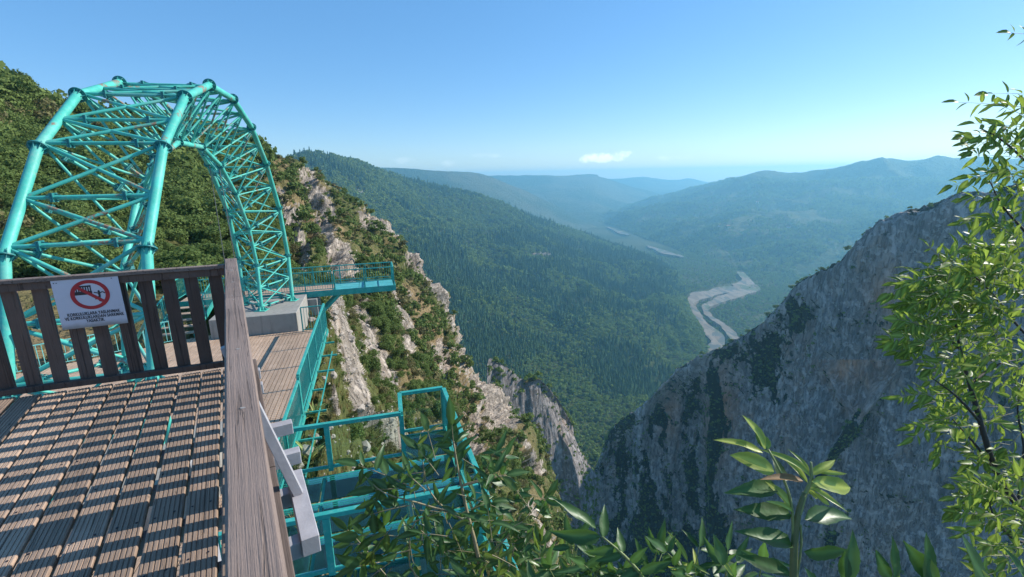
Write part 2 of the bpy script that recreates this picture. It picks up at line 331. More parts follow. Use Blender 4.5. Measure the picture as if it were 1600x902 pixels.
def rockmask(G, u, v):
    n = fbm(G, (.06, .06, .03), 5, False, .65); u = u+n*34; v = v+fbm(G, (.05, .05, .05), 4, False, .6)*30
    r = np.full(u.shape, .02); fine = fbm(G, (.11, .11, .045), 5, False, .65)
    for pts, wd in strips: r = np.maximum(r, 1.0-seg_dist(u, v, pts)/wd*.5)
    dd = np.linalg.norm(G, axis=2); return r+fine*(u > 400)*np.clip((dd-8)/35, .35, 1)+.35*np.clip(n*2-.15, 0, .6)*(u > 450)*np.clip((dd-15)/30, 0, 1)
def d1(G, N):
    d = np.linalg.norm(G, axis=2); a = np.clip((d-9)*.045, 0, 4.2)
    h = .9*fbm(G, (.035, .035, .02), 4)+1.0*fbm(G, (.09, .09, .035), 5, True, .55)*.55+.16*fbm(G, (.5, .5, .28), 4)
    near = np.clip((d-7)/10, 0, 1)*.5*fbm(G, (.55, .55, .35), 5, True)*np.clip(1-d/60, 0, 1)
    u, v, dd_ = to_px(G.reshape(-1, 3)); u = u.reshape(d.shape); v = v.reshape(d.shape); rm = rockmask(G, u, v)
    jag = fbm(G, (.13, .13, .05), 5, True, .6)*1.3+fbm(G, (.45, .45, .15), 5, True, .65)*1.0
    return N*(a*h+near+np.clip(rm*1.3, 0, 1)*(jag*np.clip(d*.03, .25, 3.2)+np.clip(d*.02, 0, 1.6)))[..., None]
def r1(G, N):
    u, v, d = to_px(G.reshape(-1, 3)); u = u.reshape(G.shape[:2]); v = v.reshape(G.shape[:2]); r = rockmask(G, u, v)
    steep = 1-np.abs(N[..., 2]); return np.clip(r+.5*np.clip((steep-.5)*2, 0, 1)*(u > 430)*np.clip((d.reshape(u.shape)-20)/25, 0, 1), 0, 1.2)
hill_mat = m_terrain('hillside_ground', rockc=(.50, .42, .345), veg=(.075, .095, .03), veg2=(.15, .145, .05), soil=(.28, .195, .105), scale=1.5, soilmix=.8, stain=(.42, .30, .21))
H1 = sheet('hillside', rows, 860, 400, hill_mat, d1, r1, 'sunlit rocky hillside falling from the woods to the canyon rim', flip=True)

# rock rib further down the canyon
T2 = [(770, 560, 290), (812, 588, 310), (846, 590, 320), (866, 635, 330), (886, 675, 340), (903, 715, 345), (912, 775, 350), (916, 860, 360), (920, 1000, 370)]
def curtain(T, toward, lean, zbot, back, nrow=5, first=0.):
    rows = [[], []]+[[] for _ in range(nrow)]
    tw = np.array([*toward, 0.])
    for q in T:
        p = np.array(sight(*q)); rows[0].append(('w', *(p-tw*back[0]*2.2+np.array([0, 0, -back[1]*3]))))
        rows[1].append(('w', *p))
        for k in range(nrow):
            z = p[2]+(zbot-p[2])*((k+1)/nrow)**1.1; rows[2+k].append(('w', *(p+tw*((p[2]-z)*lean+first)+np.array([0, 0, z-p[2]]))))
    return rows
def d2(G, N):
    h = 9*fbm(G, (.012, .012, .003), 4)+8*fbm(G, (.03, .03, .006), 5, True)*.6+2.0*fbm(G, (.12, .12, .04), 4)
    return N*h[..., None]
def r2(G, N):
    n = fbm(G, (.02, .02, .012), 4); return np.clip(.95-n*.9-np.clip(N[..., 2], 0, 1)*.9, 0, 1.1)
rib_mat = m_terrain('canyon_rib_rock', rockc=(.36, .32, .30), scale=.55, soilmix=.3, bumpd=.6)
H2 = sheet('canyon_rib', curtain(T2, (-.55, -.83), .10, -440, (22, 18)), 170, 200, rib_mat, d2, r2, 'pale rock rib standing in the canyon below the rim', flip=False)

# shaded cliff across the canyon
T9 = [(935, 735, 575), (950, 688, 565), (968, 662, 560), (1000, 638, 540), (1035, 604, 530), (1060, 578, 515), (1095, 560, 500), (1130, 543, 488), (1175, 520, 465), (1210, 487, 445), (1243, 458, 428), (1285, 427, 402), (1322, 398, 380), (1355, 372, 366), (1392, 345, 353), (1450, 326, 340), (1540, 311, 318), (1640, 296, 298), (1760, 286, 275), (1950, 280, 250)]
def d9(G, N):
    u, v, d = to_px(G.reshape(-1, 3)); u = u.reshape(G.shape[:2]); v = v.reshape(G.shape[:2])
    top = np.clip((np.arange(G.shape[0])/G.shape[0]-.14)*6, .05, 1)[:, None]
    h = 12*fbm(G, (.008, .008, .003), 3)+15*(fbm(G+12*fbm(G, (.03, .03, .03), 3)[..., None], (.017, .017, .005), 4, True, .55)-.2)+6.5*fbm(G, (.055, .055, .022), 5, True, .6)+1.8*fbm(G, (.16, .16, .07), 4, True, .6)
    cre = -26*np.exp(-((u-1112-(v-600)*.02)/13)**2)*np.clip((v-560)/60, 0, 1) + 16*np.exp(-((u-1070)/30)**2)*np.clip((v-600)/80, 0, 1)-14*np.exp(-((u-1000)/12)**2)
    h = h+13*fbm(G, (.030, .030, .002), 3, False)*np.clip((1200-u)/90, .2, 1)
    diag = seg_dist(u, v, [(1425, 545), (1340, 655), (1290, 730)]); h = h-14*np.exp(-(diag/8)**2); h = h-7*np.exp(-(seg_dist(u, v, [(1280, 575), (1335, 655)])/6)**2)
    return N*((h+cre)*top)[..., None]+np.array([0, 0, 1.])*((fbm(G, (.03, .03, .03), 4)*12+fbm(G, (.12, .12, .12), 3, True)*4)*(1-top))[..., None]
def iron9(G):
    u, v, d = to_px(G.reshape(-1, 3)); n = fbm(G.reshape(-1, 3), (.04, .04, .02), 4)
    tri = np.clip(1.3-np.abs(u-1338)/np.maximum(58-(v-575)*.55, 1)-.0, 0, 1)*(v > 562)*np.clip((668-v)/20, 0, 1)
    r = np.maximum(tri*.8, .8*np.exp(-((u-1128)/26)**2-((v-640)/70)**2)); r = np.maximum(r, .7*np.exp(-((u-1385)/26)**2-((v-470)/60)**2)); r = np.maximum(r, .5*np.exp(-((u-1045)/18)**2-((v-650)/50)**2))
    return np.clip(r*(1+1.6*n), 0, 1)
def r9(G, N):
    u, v, d = to_px(G.reshape(-1, 3)); u = u.reshape(G.shape[:2]); v = v.reshape(G.shape[:2])
    n = fbm(G, (.022, .022, .014), 6, False, .62)+.45*fbm(G, (.11, .11, .06), 4, False, .6); r = 1.08-np.clip(n-.12, 0, 1)*2.4-np.clip(N[..., 2]-.2, 0, 1)*1.6
    vg = ((1010, 850, 110, 60, 1.1), (1000, 655, 45, 12, .8), (1140, 552, 50, 12, .7), (1250, 480, 24, 18, .5), (1320, 430, 24, 16, .5), (1200, 510, 55, 60, .75), (1180, 590, 50, 40, .6), (1370, 520, 30, 60, .5), (1440, 760, 70, 60, .4), (1345, 680, 20, 30, .5), (975, 700, 30, 50, .6))  # dark plant patches; the lower-left one also paints in the gorge's shade
    for a, b, ra, rb, s in vg: r = r-s*np.exp(-((u-a)/ra)**2-((v-b)/rb)**2)*np.clip(.75+2.2*n, 0, 2)
    for a, wd, s in ((1113, 8, 1.4), (1078, 13, 1.0), (1040, 8, .6), (1008, 13, 1.05), (966, 12, .9)): r = r-s*np.exp(-((u-a-5*np.sin(v*.03+a))/wd)**2)*np.clip((v-(1680-u)*1.0)/60+.3, 0, 1)*np.clip(.8+1.8*n, 0, 1.6)
    r = r-1.6*np.exp(-(seg_dist(u, v, [(1345, 650), (1300, 715), (1280, 750)])/9)**2)*np.clip(.8+2*n, 0, 1.5)
    r = r-3.2*np.clip(fbm(G, (.034, .034, .0035), 4, False, .6)-.12, 0, 1)*np.clip((1230-u)/90, .12, 1)*np.clip((v-560)/60, 0, 1)
    row = np.arange(G.shape[0])[:, None]/G.shape[0]; r = np.where(row < .15, np.minimum(r, .5+n*1.2), r)
    return np.clip(r, 0, 1.15)
cliff_mat = m_terrain('cliff_rock', rockc=(.60, .535, .50), veg=(.012, .018, .009), veg2=(.035, .045, .018), soil=(.06, .05, .03), scale=.36, soilmix=.3, bumpd=2.2, stain=(.45, .29, .20), vertical=.45)  # plant colours darkened to carry painted shade of the deep gorge
H9 = sheet('cliff', curtain(T9, (-.81, -.59), .085, -470, (26, 7), 6), 560, 380, cliff_mat, d9, r9, 'tall shaded limestone cliff across the canyon', stainf=iron9)

# forested mountain beyond the canyon, down to the river
Z0 = -500
S3 = [[(400, 275, 1500), (500, 350, 1400), (600, 450, 1150), (700, 600, 850), (760, 800, 600)],
 [(480, 245, 1750), (560, 340, 1550), (640, 430, 1250), (740, 580, 900), (800, 790, 620)],
 [(560, 258, 2150), (630, 340, 1850), (700, 430, 1450), (800, 565, 1000), (850, 780, 640)],
 [(640, 285, 2600), (700, 350, 2200), (770, 430, 1700), (850, 560, 1100), (905, 770, 650)],
 [(760, 312, 2800), (800, 365, 2300), (850, 430, 1800), (920, 545, 1200), (945, 770, 670)],
 [(850, 348, 3000), (880, 387, 2450), (920, 440, 1900), (985, 540, 1250), (990, 760, 700)],
 [(930, 374, 3050), (955, 410, 2450), (990, 460, 1900), (1040, 542, 1330), (1040, 740, 780)],
 [(1010, 403, 2700), (1030, 430, 2250), (1050, 475, 1800), (1080, 535, 1380), (1090, 700, 850)],
 [(1060, 430, 2400), (1068, 447, 2180), (1076, 485, 1780), (1102, 535, 1440), (1120, 680, 900)]]
r3 = [[c[k] for c in S3] for k in range(5)]; bk = []
for c in S3:
    p = np.array(sight(*c[0])); h = np.array([p[0], p[1], 0]); h /= np.linalg.norm(h); bk.append(('w', *(p+h*500+np.array([0, 0, -170]))))
r3.insert(0, bk)
def d3(G, N):
    d = np.linalg.norm(G, axis=2); edge = np.ones(G.shape[:2]); edge[:, -60:] = np.linspace(1, .12, 60)[None, :]
    return np.array([0, 0, 1.])*((58*fbm(G, (.0016, .0016, 0), 4)+62*fbm(G, (.0036, .0036, 0), 5, True)-22)*edge*np.clip((d-500)/900, .1, 1)*np.clip((np.arange(G.shape[0])[:, None]/G.shape[0]-.17)*4.5, .22, 1))[..., None]
forest_mat = m_terrain('forest_floor', veg=(.06, .085, .026), veg2=(.13, .16, .05), soil=(.15, .14, .06), scale=.12, bumpd=4, soilmix=.4, vertical=1)
def r3f(G, N):
    u, v, d = to_px(G.reshape(-1, 3)); u = u.reshape(G.shape[:2]); v = v.reshape(G.shape[:2]); return 1.2*(((u-850)/26)**2+((v-398)/3.2)**2 < 1)+1.*(((u-560)/10)**2+((v-300)/3)**2 < 1)
H3 = sheet('forest_mountain', r3, 360, 260, forest_mat, d3, r3f, 'wooded mountainside descending to the river bend')

# valley floor out to the horizon
b = MB(); k = 0
A = np.linspace(-9500, 13000, 46); Bq = np.linspace(-900, 12150, 32)
rowsg = [[('w', x, y, Z0) for x in A] for y in Bq]
d0 = lambda G, N: np.array([0, 0, 1.])*(8*fbm(G, (.0011, .0011, 0), 3)-3)[..., None]
valley_mat = m_terrain('valley_ground', veg=(.05, .075, .022), veg2=(.12, .15, .045), soil=(.20, .19, .08), scale=.06, bumpd=5, soilmix=.5, vertical=1)
H0 = sheet('ground', rowsg, 230, 160, valley_mat, d0, None, 'wooded valley floor reaching to the horizon', flip=True)

def river_poly(name, pix, z, mat, lab, inner=None):
    pts = [sight_z(u, v, z) for u, v in pix]; out = []
    for i in range(len(pts)):                              # round the outline
        a, b2, c, d = pts[i-1], pts[i], pts[(i+1) % len(pts)], pts[(i+2) % len(pts)]
        for t in (0, .25, .5, .75):
            q = .5*((2*b2)+(c-a)*t+(2*a-5*b2+4*c-d)*t*t+(3*b2-a-3*c+d)*t**3); j = 14*math.sin(7.1*(i+t))*Vector((math.cos(i), math.sin(i), 0)); out.append(q+j)
    me = bpy.data.meshes.new(name); n = len(out); v = [tuple(p) for p in out]+[(p.x, p.y, p.z-14) for p in out]
    me.from_pydata(v, [], [tuple(range(n))]+[(i, n+i, n+(i+1) % n, (i+1) % n) for i in range(n)]); me.update()
    o = link(name, me, None, mat); o['kind'] = 'structure'; o['label'] = lab
    return o
def m_gravel():
    t = NT('river_gravel'); n = t.noise(.01, t.mapping((1, .45, 1), (0, 0, .5)), 6, .7, 2.); n2 = t.noise(.05, detail=5, rough=.7)
    c = t.mix(n2, (.13, .092, .062), (.23, .165, .115)); c = t.mix(t.ramp(n, .49, .51), c, (.08, .085, .075)); c = t.mix(t.ramp(t.noise(.02, t.mapping((1, .3, 1), (0, 0, .4)), 5, .7, 1.5), .47, .5, .7, 0), c, (.28, .21, .15)); c = t.mix(t.ramp(t.noise(.012, t.mapping((1, .4, 1), (0, 0, .5)), 6, .7), .53, .57, 0, .9), c, (.06, .085, .03))
    return t.done(t.pbr(c, .8))
gravel = m_gravel()
def ribbon(name, pts, z, lab):
    P = [(sight_z(u, v_, z), w_) for u, v_, w_ in pts]; L = []; k = len(P)
    for i in range(k-1):
        for t in (0, .2, .4, .6, .8):
            a, b2, c, d = P[max(i-1, 0)][0], P[i][0], P[i+1][0], P[min(i+2, k-1)][0]; q = .5*((2*b2)+(c-a)*t+(2*a-5*b2+4*c-d)*t*t+(3*b2-a-3*c+d)*t**3); L.append((q, P[i][1]*(1-t)+P[i+1][1]*t))
    L.append(P[-1]); v = []; f = []; n = len(L)
    for i, (q, w_) in enumerate(L):
        T = L[min(i+1, n-1)][0]-L[max(i-1, 0)][0]; T.z = 0; T.normalize(); S = Vector((-T.y, T.x, 0)); e1, e2 = w_*(.5+.10*math.sin(i*.55+len(pts)))+rng.normal()*2.2, w_*(.5+.10*math.cos(i*.8))+rng.normal()*2.2
        v += [tuple(q+S*e1+Vector((0, 0, -12))), tuple(q+S*e1), tuple(q), tuple(q-S*e2), tuple(q-S*e2+Vector((0, 0, -12)))]
        if i: b3 = 5*i; f += [(b3-5+j, b3-4+j, b3+1+j, b3+j) for j in range(4)]
    me = bpy.data.meshes.new(name); me.from_pydata(v, [], f); me.update(); o = link(name, me, None, gravel); o['kind'] = 'structure'; o['label'] = lab
ribbon('river_bed', [(1156, 425, 20), (1166, 438, 45), (1166, 448, 120), (1140, 452, 90), (1115, 457, 80), (1092, 462, 75), (1079, 472, 45), (1082, 485, 36), (1092, 500, 36), (1108, 515, 42), (1120, 530, 44), (1118, 548, 40), (1105, 565, 36)], Z0+10, 'main pale gravel channel of the braided river')
ribbon('river_bed', [(1168, 450, 90), (1148, 461, 70), (1125, 468, 50), (1106, 477, 30), (1102, 486, 20), (1118, 500, 22), (1136, 513, 28), (1148, 530, 26)], Z0+10.6, 'second gravel channel of the river, to the right of the main one')
ribbon('river_bed', [(1012, 384, 20), (1028, 390, 50), (1045, 396, 75), (1060, 399, 35), (1066, 402, 15)], Z0+12, 'small pale gravel reach of the river further up the valley')
ribbon('river_bed', [(950, 355, 20), (962, 360, 45), (975, 365, 60), (982, 367, 20)], Z0+12, 'farthest pale gravel reach of the river')

# far ranges
def range_sheet(name, ridge, foot, nrow, nu, nv, mat, lab, amp):
    rows = []
    bk = []
    for (u, v, d) in ridge:
        p = np.array(sight(u, v, d)); h = np.array([p[0], p[1], 0]); h /= np.linalg.norm(h); bk.append(('w', *(p+h*d*.04+np.array([0, 0, -d*.018]))))
    rows.append(bk); P = [np.array(sight(*q)) for q in ridge]; F = [np.array(q if len(q) == 3 and abs(q[2]-Z0) < 60 and q[1] > 1200 else sight_z(q[0], q[1], Z0-12)) for q in foot]
    for k in range(nrow+1):
        t = k/nrow; s = t**.85; rows.append([('w', *(a*(1-s)+f*s+np.array([0, 0, -.10*abs(a[2]-f[2])*math.sin(math.pi*t)]))) for a, f in zip(P, F)])
    def dd(G, N):
        r = np.linspace(0, 1, G.shape[0])[:, None]; e = np.clip((r-.10)*7, .10, 1)*np.clip((1-r)*6, 0, 1)
        return np.array([0, 0, 1.])*(amp*(.8*fbm(G, (.0007, .0007, 0), 3)+.75*fbm(G, (.0016, .0016, 0), 5, True)-.2)*e)[..., None]
    return sheet(name, rows, nu, nv, mat, dd, None, lab)
far_mat = m_terrain('far_forest', veg=(.06, .10, .035), veg2=(.16, .20, .065), soil=(.32, .29, .15), scale=.035, bumpd=14, soilmix=.6, vertical=1)
H7 = range_sheet('right_mountain', [(935, 338, 7200), (1000, 318, 6700), (1060, 301, 6200), (1121, 287, 5700), (1190, 271, 5100), (1235, 273, 4900), (1275, 270, 4700), (1340, 258, 4500), (1385, 247, 4400), (1420, 252, 4350), (1500, 251, 4200), (1600, 250, 4050), (1760, 240, 3900), (2000, 235, 3700)],
 [(925, 345), (965, 358), (1005, 374), (1045, 387), (1095, 410), (1130, 420), (1165, 428), (1210, 438), (1255, 447), (1300, 452), (1380, 470), (1480, 490), (1620, 520), (1900, 560)], 6, 420, 200, far_mat, 'broad hazy mountain on the right side of the valley', 165)
range_sheet('left_range', [(540, 262, 4600), (600, 263, 4900), (640, 265, 5000), (700, 269, 5100), (742, 270, 5200), (768, 277, 5300), (800, 291, 5400), (835, 306, 5500), (870, 324, 5600), (905, 342, 5700)],
 [(560, 420), (620, 420), (680, 415), (740, 405), (790, 395), (830, 388), (860, 380), (890, 372), (915, 365), (935, 358)], 5, 200, 100, far_mat, 'blue wooded range behind the forested mountain', 60)
range_sheet('middle_range', [(700, 276, 7600), (765, 275, 7800), (850, 275, 8000), (925, 273, 8200), (938, 277, 8200), (965, 286, 8300), (1000, 296, 8400), (1040, 305, 8500), (1080, 316, 8500)],
 [(760, 360), (800, 360), (860, 356), (905, 352), (925, 350), (940, 346), (960, 342), (990, 338), (1030, 336)], 5, 180, 90, far_mat, 'flat-topped blue range at the head of the valley', 70)
range_sheet('farthest_range', [(880, 283, 10800), (930, 281, 10800), (965, 280, 10900), (1000, 277, 10900), (1012, 277, 10900), (1050, 282, 11000), (1075, 279, 11000), (1095, 283, 11000), (1125, 288, 11000), (1180, 292, 11000), (1300, 292, 11000)],
 [(900, 325), (930, 325), (960, 325), (985, 325), (1005, 325), (1040, 325), (1065, 325), (1090, 325), (1120, 325), (1180, 325), (1300, 325)], 4, 160, 70, far_mat, 'farthest pale blue hills on the horizon', 40)

# ------------------------------------------------------------------ steel truss arch
ZP, ZD, ZU = -5.65, -6.5, -1.65                           # concrete pad, lower deck, upper deck
arch = empty('truss_arch', W(-5.1, 17.3, ZP), 'tall turquoise steel truss arch with rust spots, spanning over the lower deck', 'arch')
SA = [1.233, 3.472, 5.339, 6.969, 7.696, 7.414]; ZA = [2.667, 2.008, .748, -1.157, -3.46, -5.62]; E0, NB, WA, DI = 17.327, -4.054, 2.126, 1.536
prof = [(E0-s, z) for s, z in zip(SA[::-1], ZA[::-1])]+[(E0+s, z) for s, z in zip(SA, ZA)]       # near foot .. far foot
inn = []
for i, (s, z) in enumerate(prof):
    if i == 0: inn.append((s+DI, z)); continue
    if i == len(prof)-1: inn.append((s-DI, z)); continue
    a = Vector((prof[i+1][0]-prof[i-1][0], prof[i+1][1]-prof[i-1][1])).normalized(); nrm = Vector((a.y, -a.x)); inn.append((s+nrm.x*DI, z+nrm.y*DI))
outB = [W(NB, s, z) for s, z in prof]; outA = [W(NB-WA, s, z) for s, z in prof]; inC = [W(NB-WA/2, s, z) for s, z in inn]
fb = MB(); fb.tube((0, 0, -.012), (0, 0, .012), .2, n=24)
for i in range(8):
    t = math.pi*i/4; c = Vector((math.cos(t), math.sin(t), 0)); p = Vector((-c.y, c.x, 0))*.006
    for sg in (1, -1): fb.add([c*.11+p, c*.19+p, c*.115+p+Vector((0, 0, .12*sg)), c*.11-p, c*.19-p, c*.115-p+Vector((0, 0, .12*sg))], [(0, 1, 2), (5, 4, 3), (0, 2, 5, 3), (1, 4, 5, 2), (0, 3, 4, 1)])
fl_me = fb.mesh('flange'); fl_me.materials.append(teal_dark)
for ch, rad in ((outA, .094), (outB, .094), (inC, .075)):
    for i in range(11): pipe('chord', ch[i], ch[i+1], rad, teal, arch, 20)
    for i in range(1, 11):
        d = ((ch[i+1]-ch[i]).normalized()+(ch[i]-ch[i-1]).normalized()).normalized()
        link('flange', fl_me, arch, None, Matrix.Translation(ch[i]) @ d.to_track_quat('Z', 'Y').to_matrix().to_4x4() @ Matrix.Diagonal((rad/.112,)*2+(1, 1)))
bp = MB(); bp.obox((0, 0, .012), (.24, 0, 0), (0, .24, 0), (0, 0, .012))
for i in range(4):
    t = math.pi*i/2; c = Vector((math.cos(t), math.sin(t), 0)); p = Vector((-c.y, c.x, 0))*.008; bp.add([c*.1+p+Vector((0, 0, .02)), c*.23+p+Vector((0, 0, .02)), c*.1+p+Vector((0, 0, .22)), c*.1-p+Vector((0, 0, .02)), c*.23-p+Vector((0, 0, .02)), c*.1-p+Vector((0, 0, .22))], [(0, 1, 2), (5, 4, 3), (0, 2, 5, 3), (1, 4, 5, 2), (0, 3, 4, 1)])
bp_me = bp.mesh('base_plate'); bp_me.materials.append(teal)
for ch in (outA, outB, inC):
    for q in (ch[0], ch[-1]): link('base_plate', bp_me, arch, None, Matrix.Translation((q.x, q.y, ZP+.002)))
def nodes(ch):
    o = []
    for i in range(11): o += [ch[i]*.93+ch[i+1]*.07, (ch[i]+ch[i+1])/2]
    return o[1:]+[ch[-1]*.93+ch[-2]*.07]
nA, nB_, nC = nodes(outA), nodes(outB), nodes(inC)
brk = MB()                                               # bolted joint of a strut: two plates and four ribs
brk.obox((0, 0, 0), (.085, 0, 0), (0, .085, 0), (0, 0, .012))
brk.obox((0, 0, .03), (.085, 0, 0), (0, .085, 0), (0, 0, .012))
for x, y in ((1, 0), (-1, 0), (0, 1), (0, -1)):
    for z0, z1 in ((.04, .15), (-.01, -.12)):
        w_ = Vector((y, x, 0))*.006; c = Vector((x, y, 0)); brk.add([c*.045+w_+Vector((0, 0, z0)), c*.08+w_+Vector((0, 0, z0)), c*.045+w_+Vector((0, 0, z1)), c*.045-w_+Vector((0, 0, z0)), c*.08-w_+Vector((0, 0, z0)), c*.045-w_+Vector((0, 0, z1))], [(0, 1, 2), (5, 4, 3), (0, 2, 5, 3), (1, 4, 5, 2), (0, 3, 4, 1)])
brk_me = brk.mesh('bolted_joint'); brk_me.materials.append(teal_dark)
def strut(a, b, r=.040, joints=True):
    pipe('strut', a, b, r, teal, arch, 12); d = (b-a).normalized(); q = d.to_track_quat('Z', 'Y').to_matrix().to_4x4()
    if joints:
        for t, s in ((.22, 1), (.78, -1)): link('bolted_joint', brk_me, arch, None, Matrix.Translation(a.lerp(b, t)) @ q @ Matrix.Diagonal((1, 1, s, 1)))
for i in range(len(nA)):
    strut(nA[i], nB_[i]); strut(nA[i], nC[i], .034); strut(nB_[i], nC[i], .034)
    if i < len(nA)-1:
        for p, q in ((nA, nB_), (nA, nC), (nB_, nC)):
            r = .037 if q is nB_ else .029
            pipe('diagonal', p[i], q[i+1], r, teal, arch, 10); pipe('diagonal', q[i], p[i+1], r, teal, arch, 10)
for k, nn in enumerate((-.35, -.05)):
    a = inC[7]+nV*nn; tag(pipe('hanging_cable', a, Vector((a.x, a.y, ZP+.4))+eV*.3*k, .012, m_plain('cable_steel%d' % k, (.12, .12, .12), .5), None, 6), ('left' if k == 0 else 'right')+' one of two thin steel cables hanging down inside the arch', 'cable', 'cables hanging inside the arch')

# ------------------------------------------------------------------ concrete
def block(name, n0, n1, e0, e1, z0, z1, mat, lab, cat, bv=.02):
    m = MB(); m.obox(W((n0+n1)/2, (e0+e1)/2, (z0+z1)/2), nV*(n1-n0)/2, eV*(e1-e0)/2, Vector((0, 0, (z1-z0)/2))); o = m.build(name, mat); bevel(o, bv); return tag(o, lab, cat)
block('concrete_pad', -7.0, -3.55, 22.25, 25.9, -7.6, ZP, concrete, 'raised concrete block under the far feet of the turquoise arch', 'concrete block')
block('concrete_wall', -7.8, -3.1, 26.05, 26.35, -7.3, -5.98, concrete, 'low concrete wall under the turquoise walkway behind the arch', 'wall')
block('concrete_pier', -3.75, -3.05, 26.4, 27.3, -7.6, -5.99, concrete, 'square concrete pier carrying the walkway near its diagonal brace', 'pier')
block('concrete_footing', -6.6, -3.6, 9.5, 12.2, -7.6, ZP-.0, concrete, 'concrete footing under the near feet of the turquoise arch', 'footing')

# ------------------------------------------------------------------ lower deck
ld = empty('lower_deck', W(-7, 14, ZD), 'sunlit lower terrace of long narrow brown planks beneath the arch', 'deck')
pw = .135
for i in range(86):
    n1 = -2.42-i*pw; n0 = n1-pw+.02
    e1 = 22.22 if n0 > -7.0 else 22.9+max(0, -7.6-n0)*-.5+rng.normal()*.004
    e0 = 5.2
    if n1 < -13.9: continue
    cuts = [e0]+sorted(rng.uniform(e0+2, e1-1.5, 2 if i % 2 else 1).tolist())+[e1]
    cuts = [c for j, c in enumerate(cuts) if j == 0 or c-cuts[j-1] > 1.2 or j == len(cuts)-1]
    for a, b2 in zip(cuts[:-1], cuts[1:]):
        m = MB(); dz = rng.normal()*.0025; m.obox(W((n0+n1)/2, (a+b2)/2, ZD-.015+dz), nV*(n1-n0)/2, eV*((b2-a)/2-.004), Vector((0, 0, .015))); m.build('plank', wood_low, ld)
for i, e in enumerate(np.arange(6, 22, 1.6)):
    m = MB(); m.bar(W(-13.6, e, ZD-.1), W(-2.3, e, ZD-.1), .09, .12); m.build('joist', teal_clean, ld)
    m = MB(); m.bar(W(-2.39, e, ZD-.1), W(-1.75-.2*(i % 3 == 0), e, ZD-.1), .05, .06); m.build('outrigger', teal_clean, ld)
    if i % 2 == 0:
        m = MB(); m.bar(W(-2.75, e, ZD-.16), W(-2.75, e, -9.4), .09, .09, (1, 0, 0)); m.build('post', teal_clean, ld)
m = MB(); m.bar(W(-2.34, 5.2, ZD-.1), W(-2.34, 22.2, ZD-.1), .05, .17); m.build('edge_beam', teal_clean, ld)
m = MB(); m.bar(W(-1.95, 6.2, ZD-.09), W(-1.95, 19.2, ZD-.09), .03, .04); m.build('edge_pipe', teal_clean, ld)

_bar = {}
def railing(name, pts, h, lab, group=None, sp=.11, bar=.016, rail=.045, mat=teal_clean, post=1.8, bot=.08, glassy=False, postw=.05, ends=True, postext=0.):
    """posts, top and bottom rails and bars, each one a part"""
    root = empty(name, pts[0], lab, 'railing', group)
    for s in range(len(pts)-1):
        a, b2 = Vector(pts[s]), Vector(pts[s+1]); L = (b2-a).length; d = (b2-a).normalized(); Hd = Vector((d.x, d.y, 0)).normalized(); Sd = Vector((-Hd.y, Hd.x, 0)); up = Vector((0, 0, 1))
        m = MB(); m.bar(a+up*h, b2+up*h, rail*1.15, rail); bevel(m.build('top_rail', mat, root), .004)
        m = MB(); m.bar(a+up*bot, b2+up*bot, rail*.7, rail*.7); m.build('bottom_rail', mat, root)
        k = max(1, round(L/post))
        for i in range(k+1):
            if i == 0 and s > 0: continue
            p = a.lerp(b2, i/k); m = MB(); m.obox(p+up*(h/2-rail/4+postext/2), Hd*postw/2, Sd*postw/2, up*((h-rail*.5+postext)/2)); m.build('post', mat, root)
        if glassy:
            for i in range(k):
                p, q = a.lerp(b2, (i+.04*1.5/1)/k), a.lerp(b2, (i+1-.06)/k); m = MB(); m.obox((p+q)/2+up*(h+bot)/2, (q-p)/2, Sd*.005, up*((h-bot)/2-rail*.55)); m.build('glass_pane', clear, root)
        elif sp:
            kk = round(L/sp); key = (round(h-bot, 3), mat.name, bar)
            if key not in _bar: m = MB(); m.obox((0, 0, (h-bot)/2), (bar/2, 0, 0), (0, bar/2, 0), (0, 0, (h-bot)/2-rail*.35)); _bar[key] = m.mesh('bar'); _bar[key].materials.append(mat)
            for i in range(1, kk):
                p = a.lerp(b2, i/kk)+up*bot; link('bar', _bar[key], root, None, Matrix.Translation(p) @ Matrix.Rotation(math.atan2(Hd.y, Hd.x), 4, 'Z'))
    return root
railing('deck_railing', [W(-2.36, 6.4, ZD), W(-2.36, 13.6, ZD)], 1.08, 'turquoise barred railing on the edge of the lower deck, the lower near stretch', 'railings on the lower deck edge', post=2.4, sp=.12, rail=.06, postw=.07)
railing('deck_railing', [W(-2.36, 13.68, ZD+.06), W(-2.36, 21.9, ZD+.06)], 1.16, 'turquoise barred railing on the edge of the lower deck, the stretch nearest the concrete block', 'railings on the lower deck edge', post=2.1, sp=.12, postw=.075, rail=.065)
railing('gate_railing', [W(-3.35, 22.1, ZD), W(-2.42, 22.1, ZD)], 1.1, 'short barred railing closing the gap beside the concrete block', None, post=.93, sp=.11)
railing('deck_railing', [W(-8.1, 22.55, ZD), W(-9.3, 22.0, ZD)], .93, 'short pale turquoise railing behind the arch, next to the stairs', 'railings along the wooded side of the lower deck', sp=.15, bar=.022, post=1.3, rail=.035, mat=(teal_pale := m_teal(-2, 'pale_teal_paint', (.16, .50, .46))))
railing('deck_railing', [W(-9.7, 21.85, ZD), W(-13.4, 19.9, ZD)], .92, 'long pale turquoise railing behind the arch on the grassy side', 'railings along the wooded side of the lower deck', sp=.15, bar=.022, post=1.5, rail=.035, mat=teal_pale)
railing('deck_railing', [W(-13.6, 19.7, ZD), W(-13.7, 12.0, ZD)], .92, 'pale turquoise railing at the far left end of the lower deck', 'railings along the wooded side of the lower deck', sp=.15, bar=.022, post=1.5, rail=.035, mat=teal_pale)

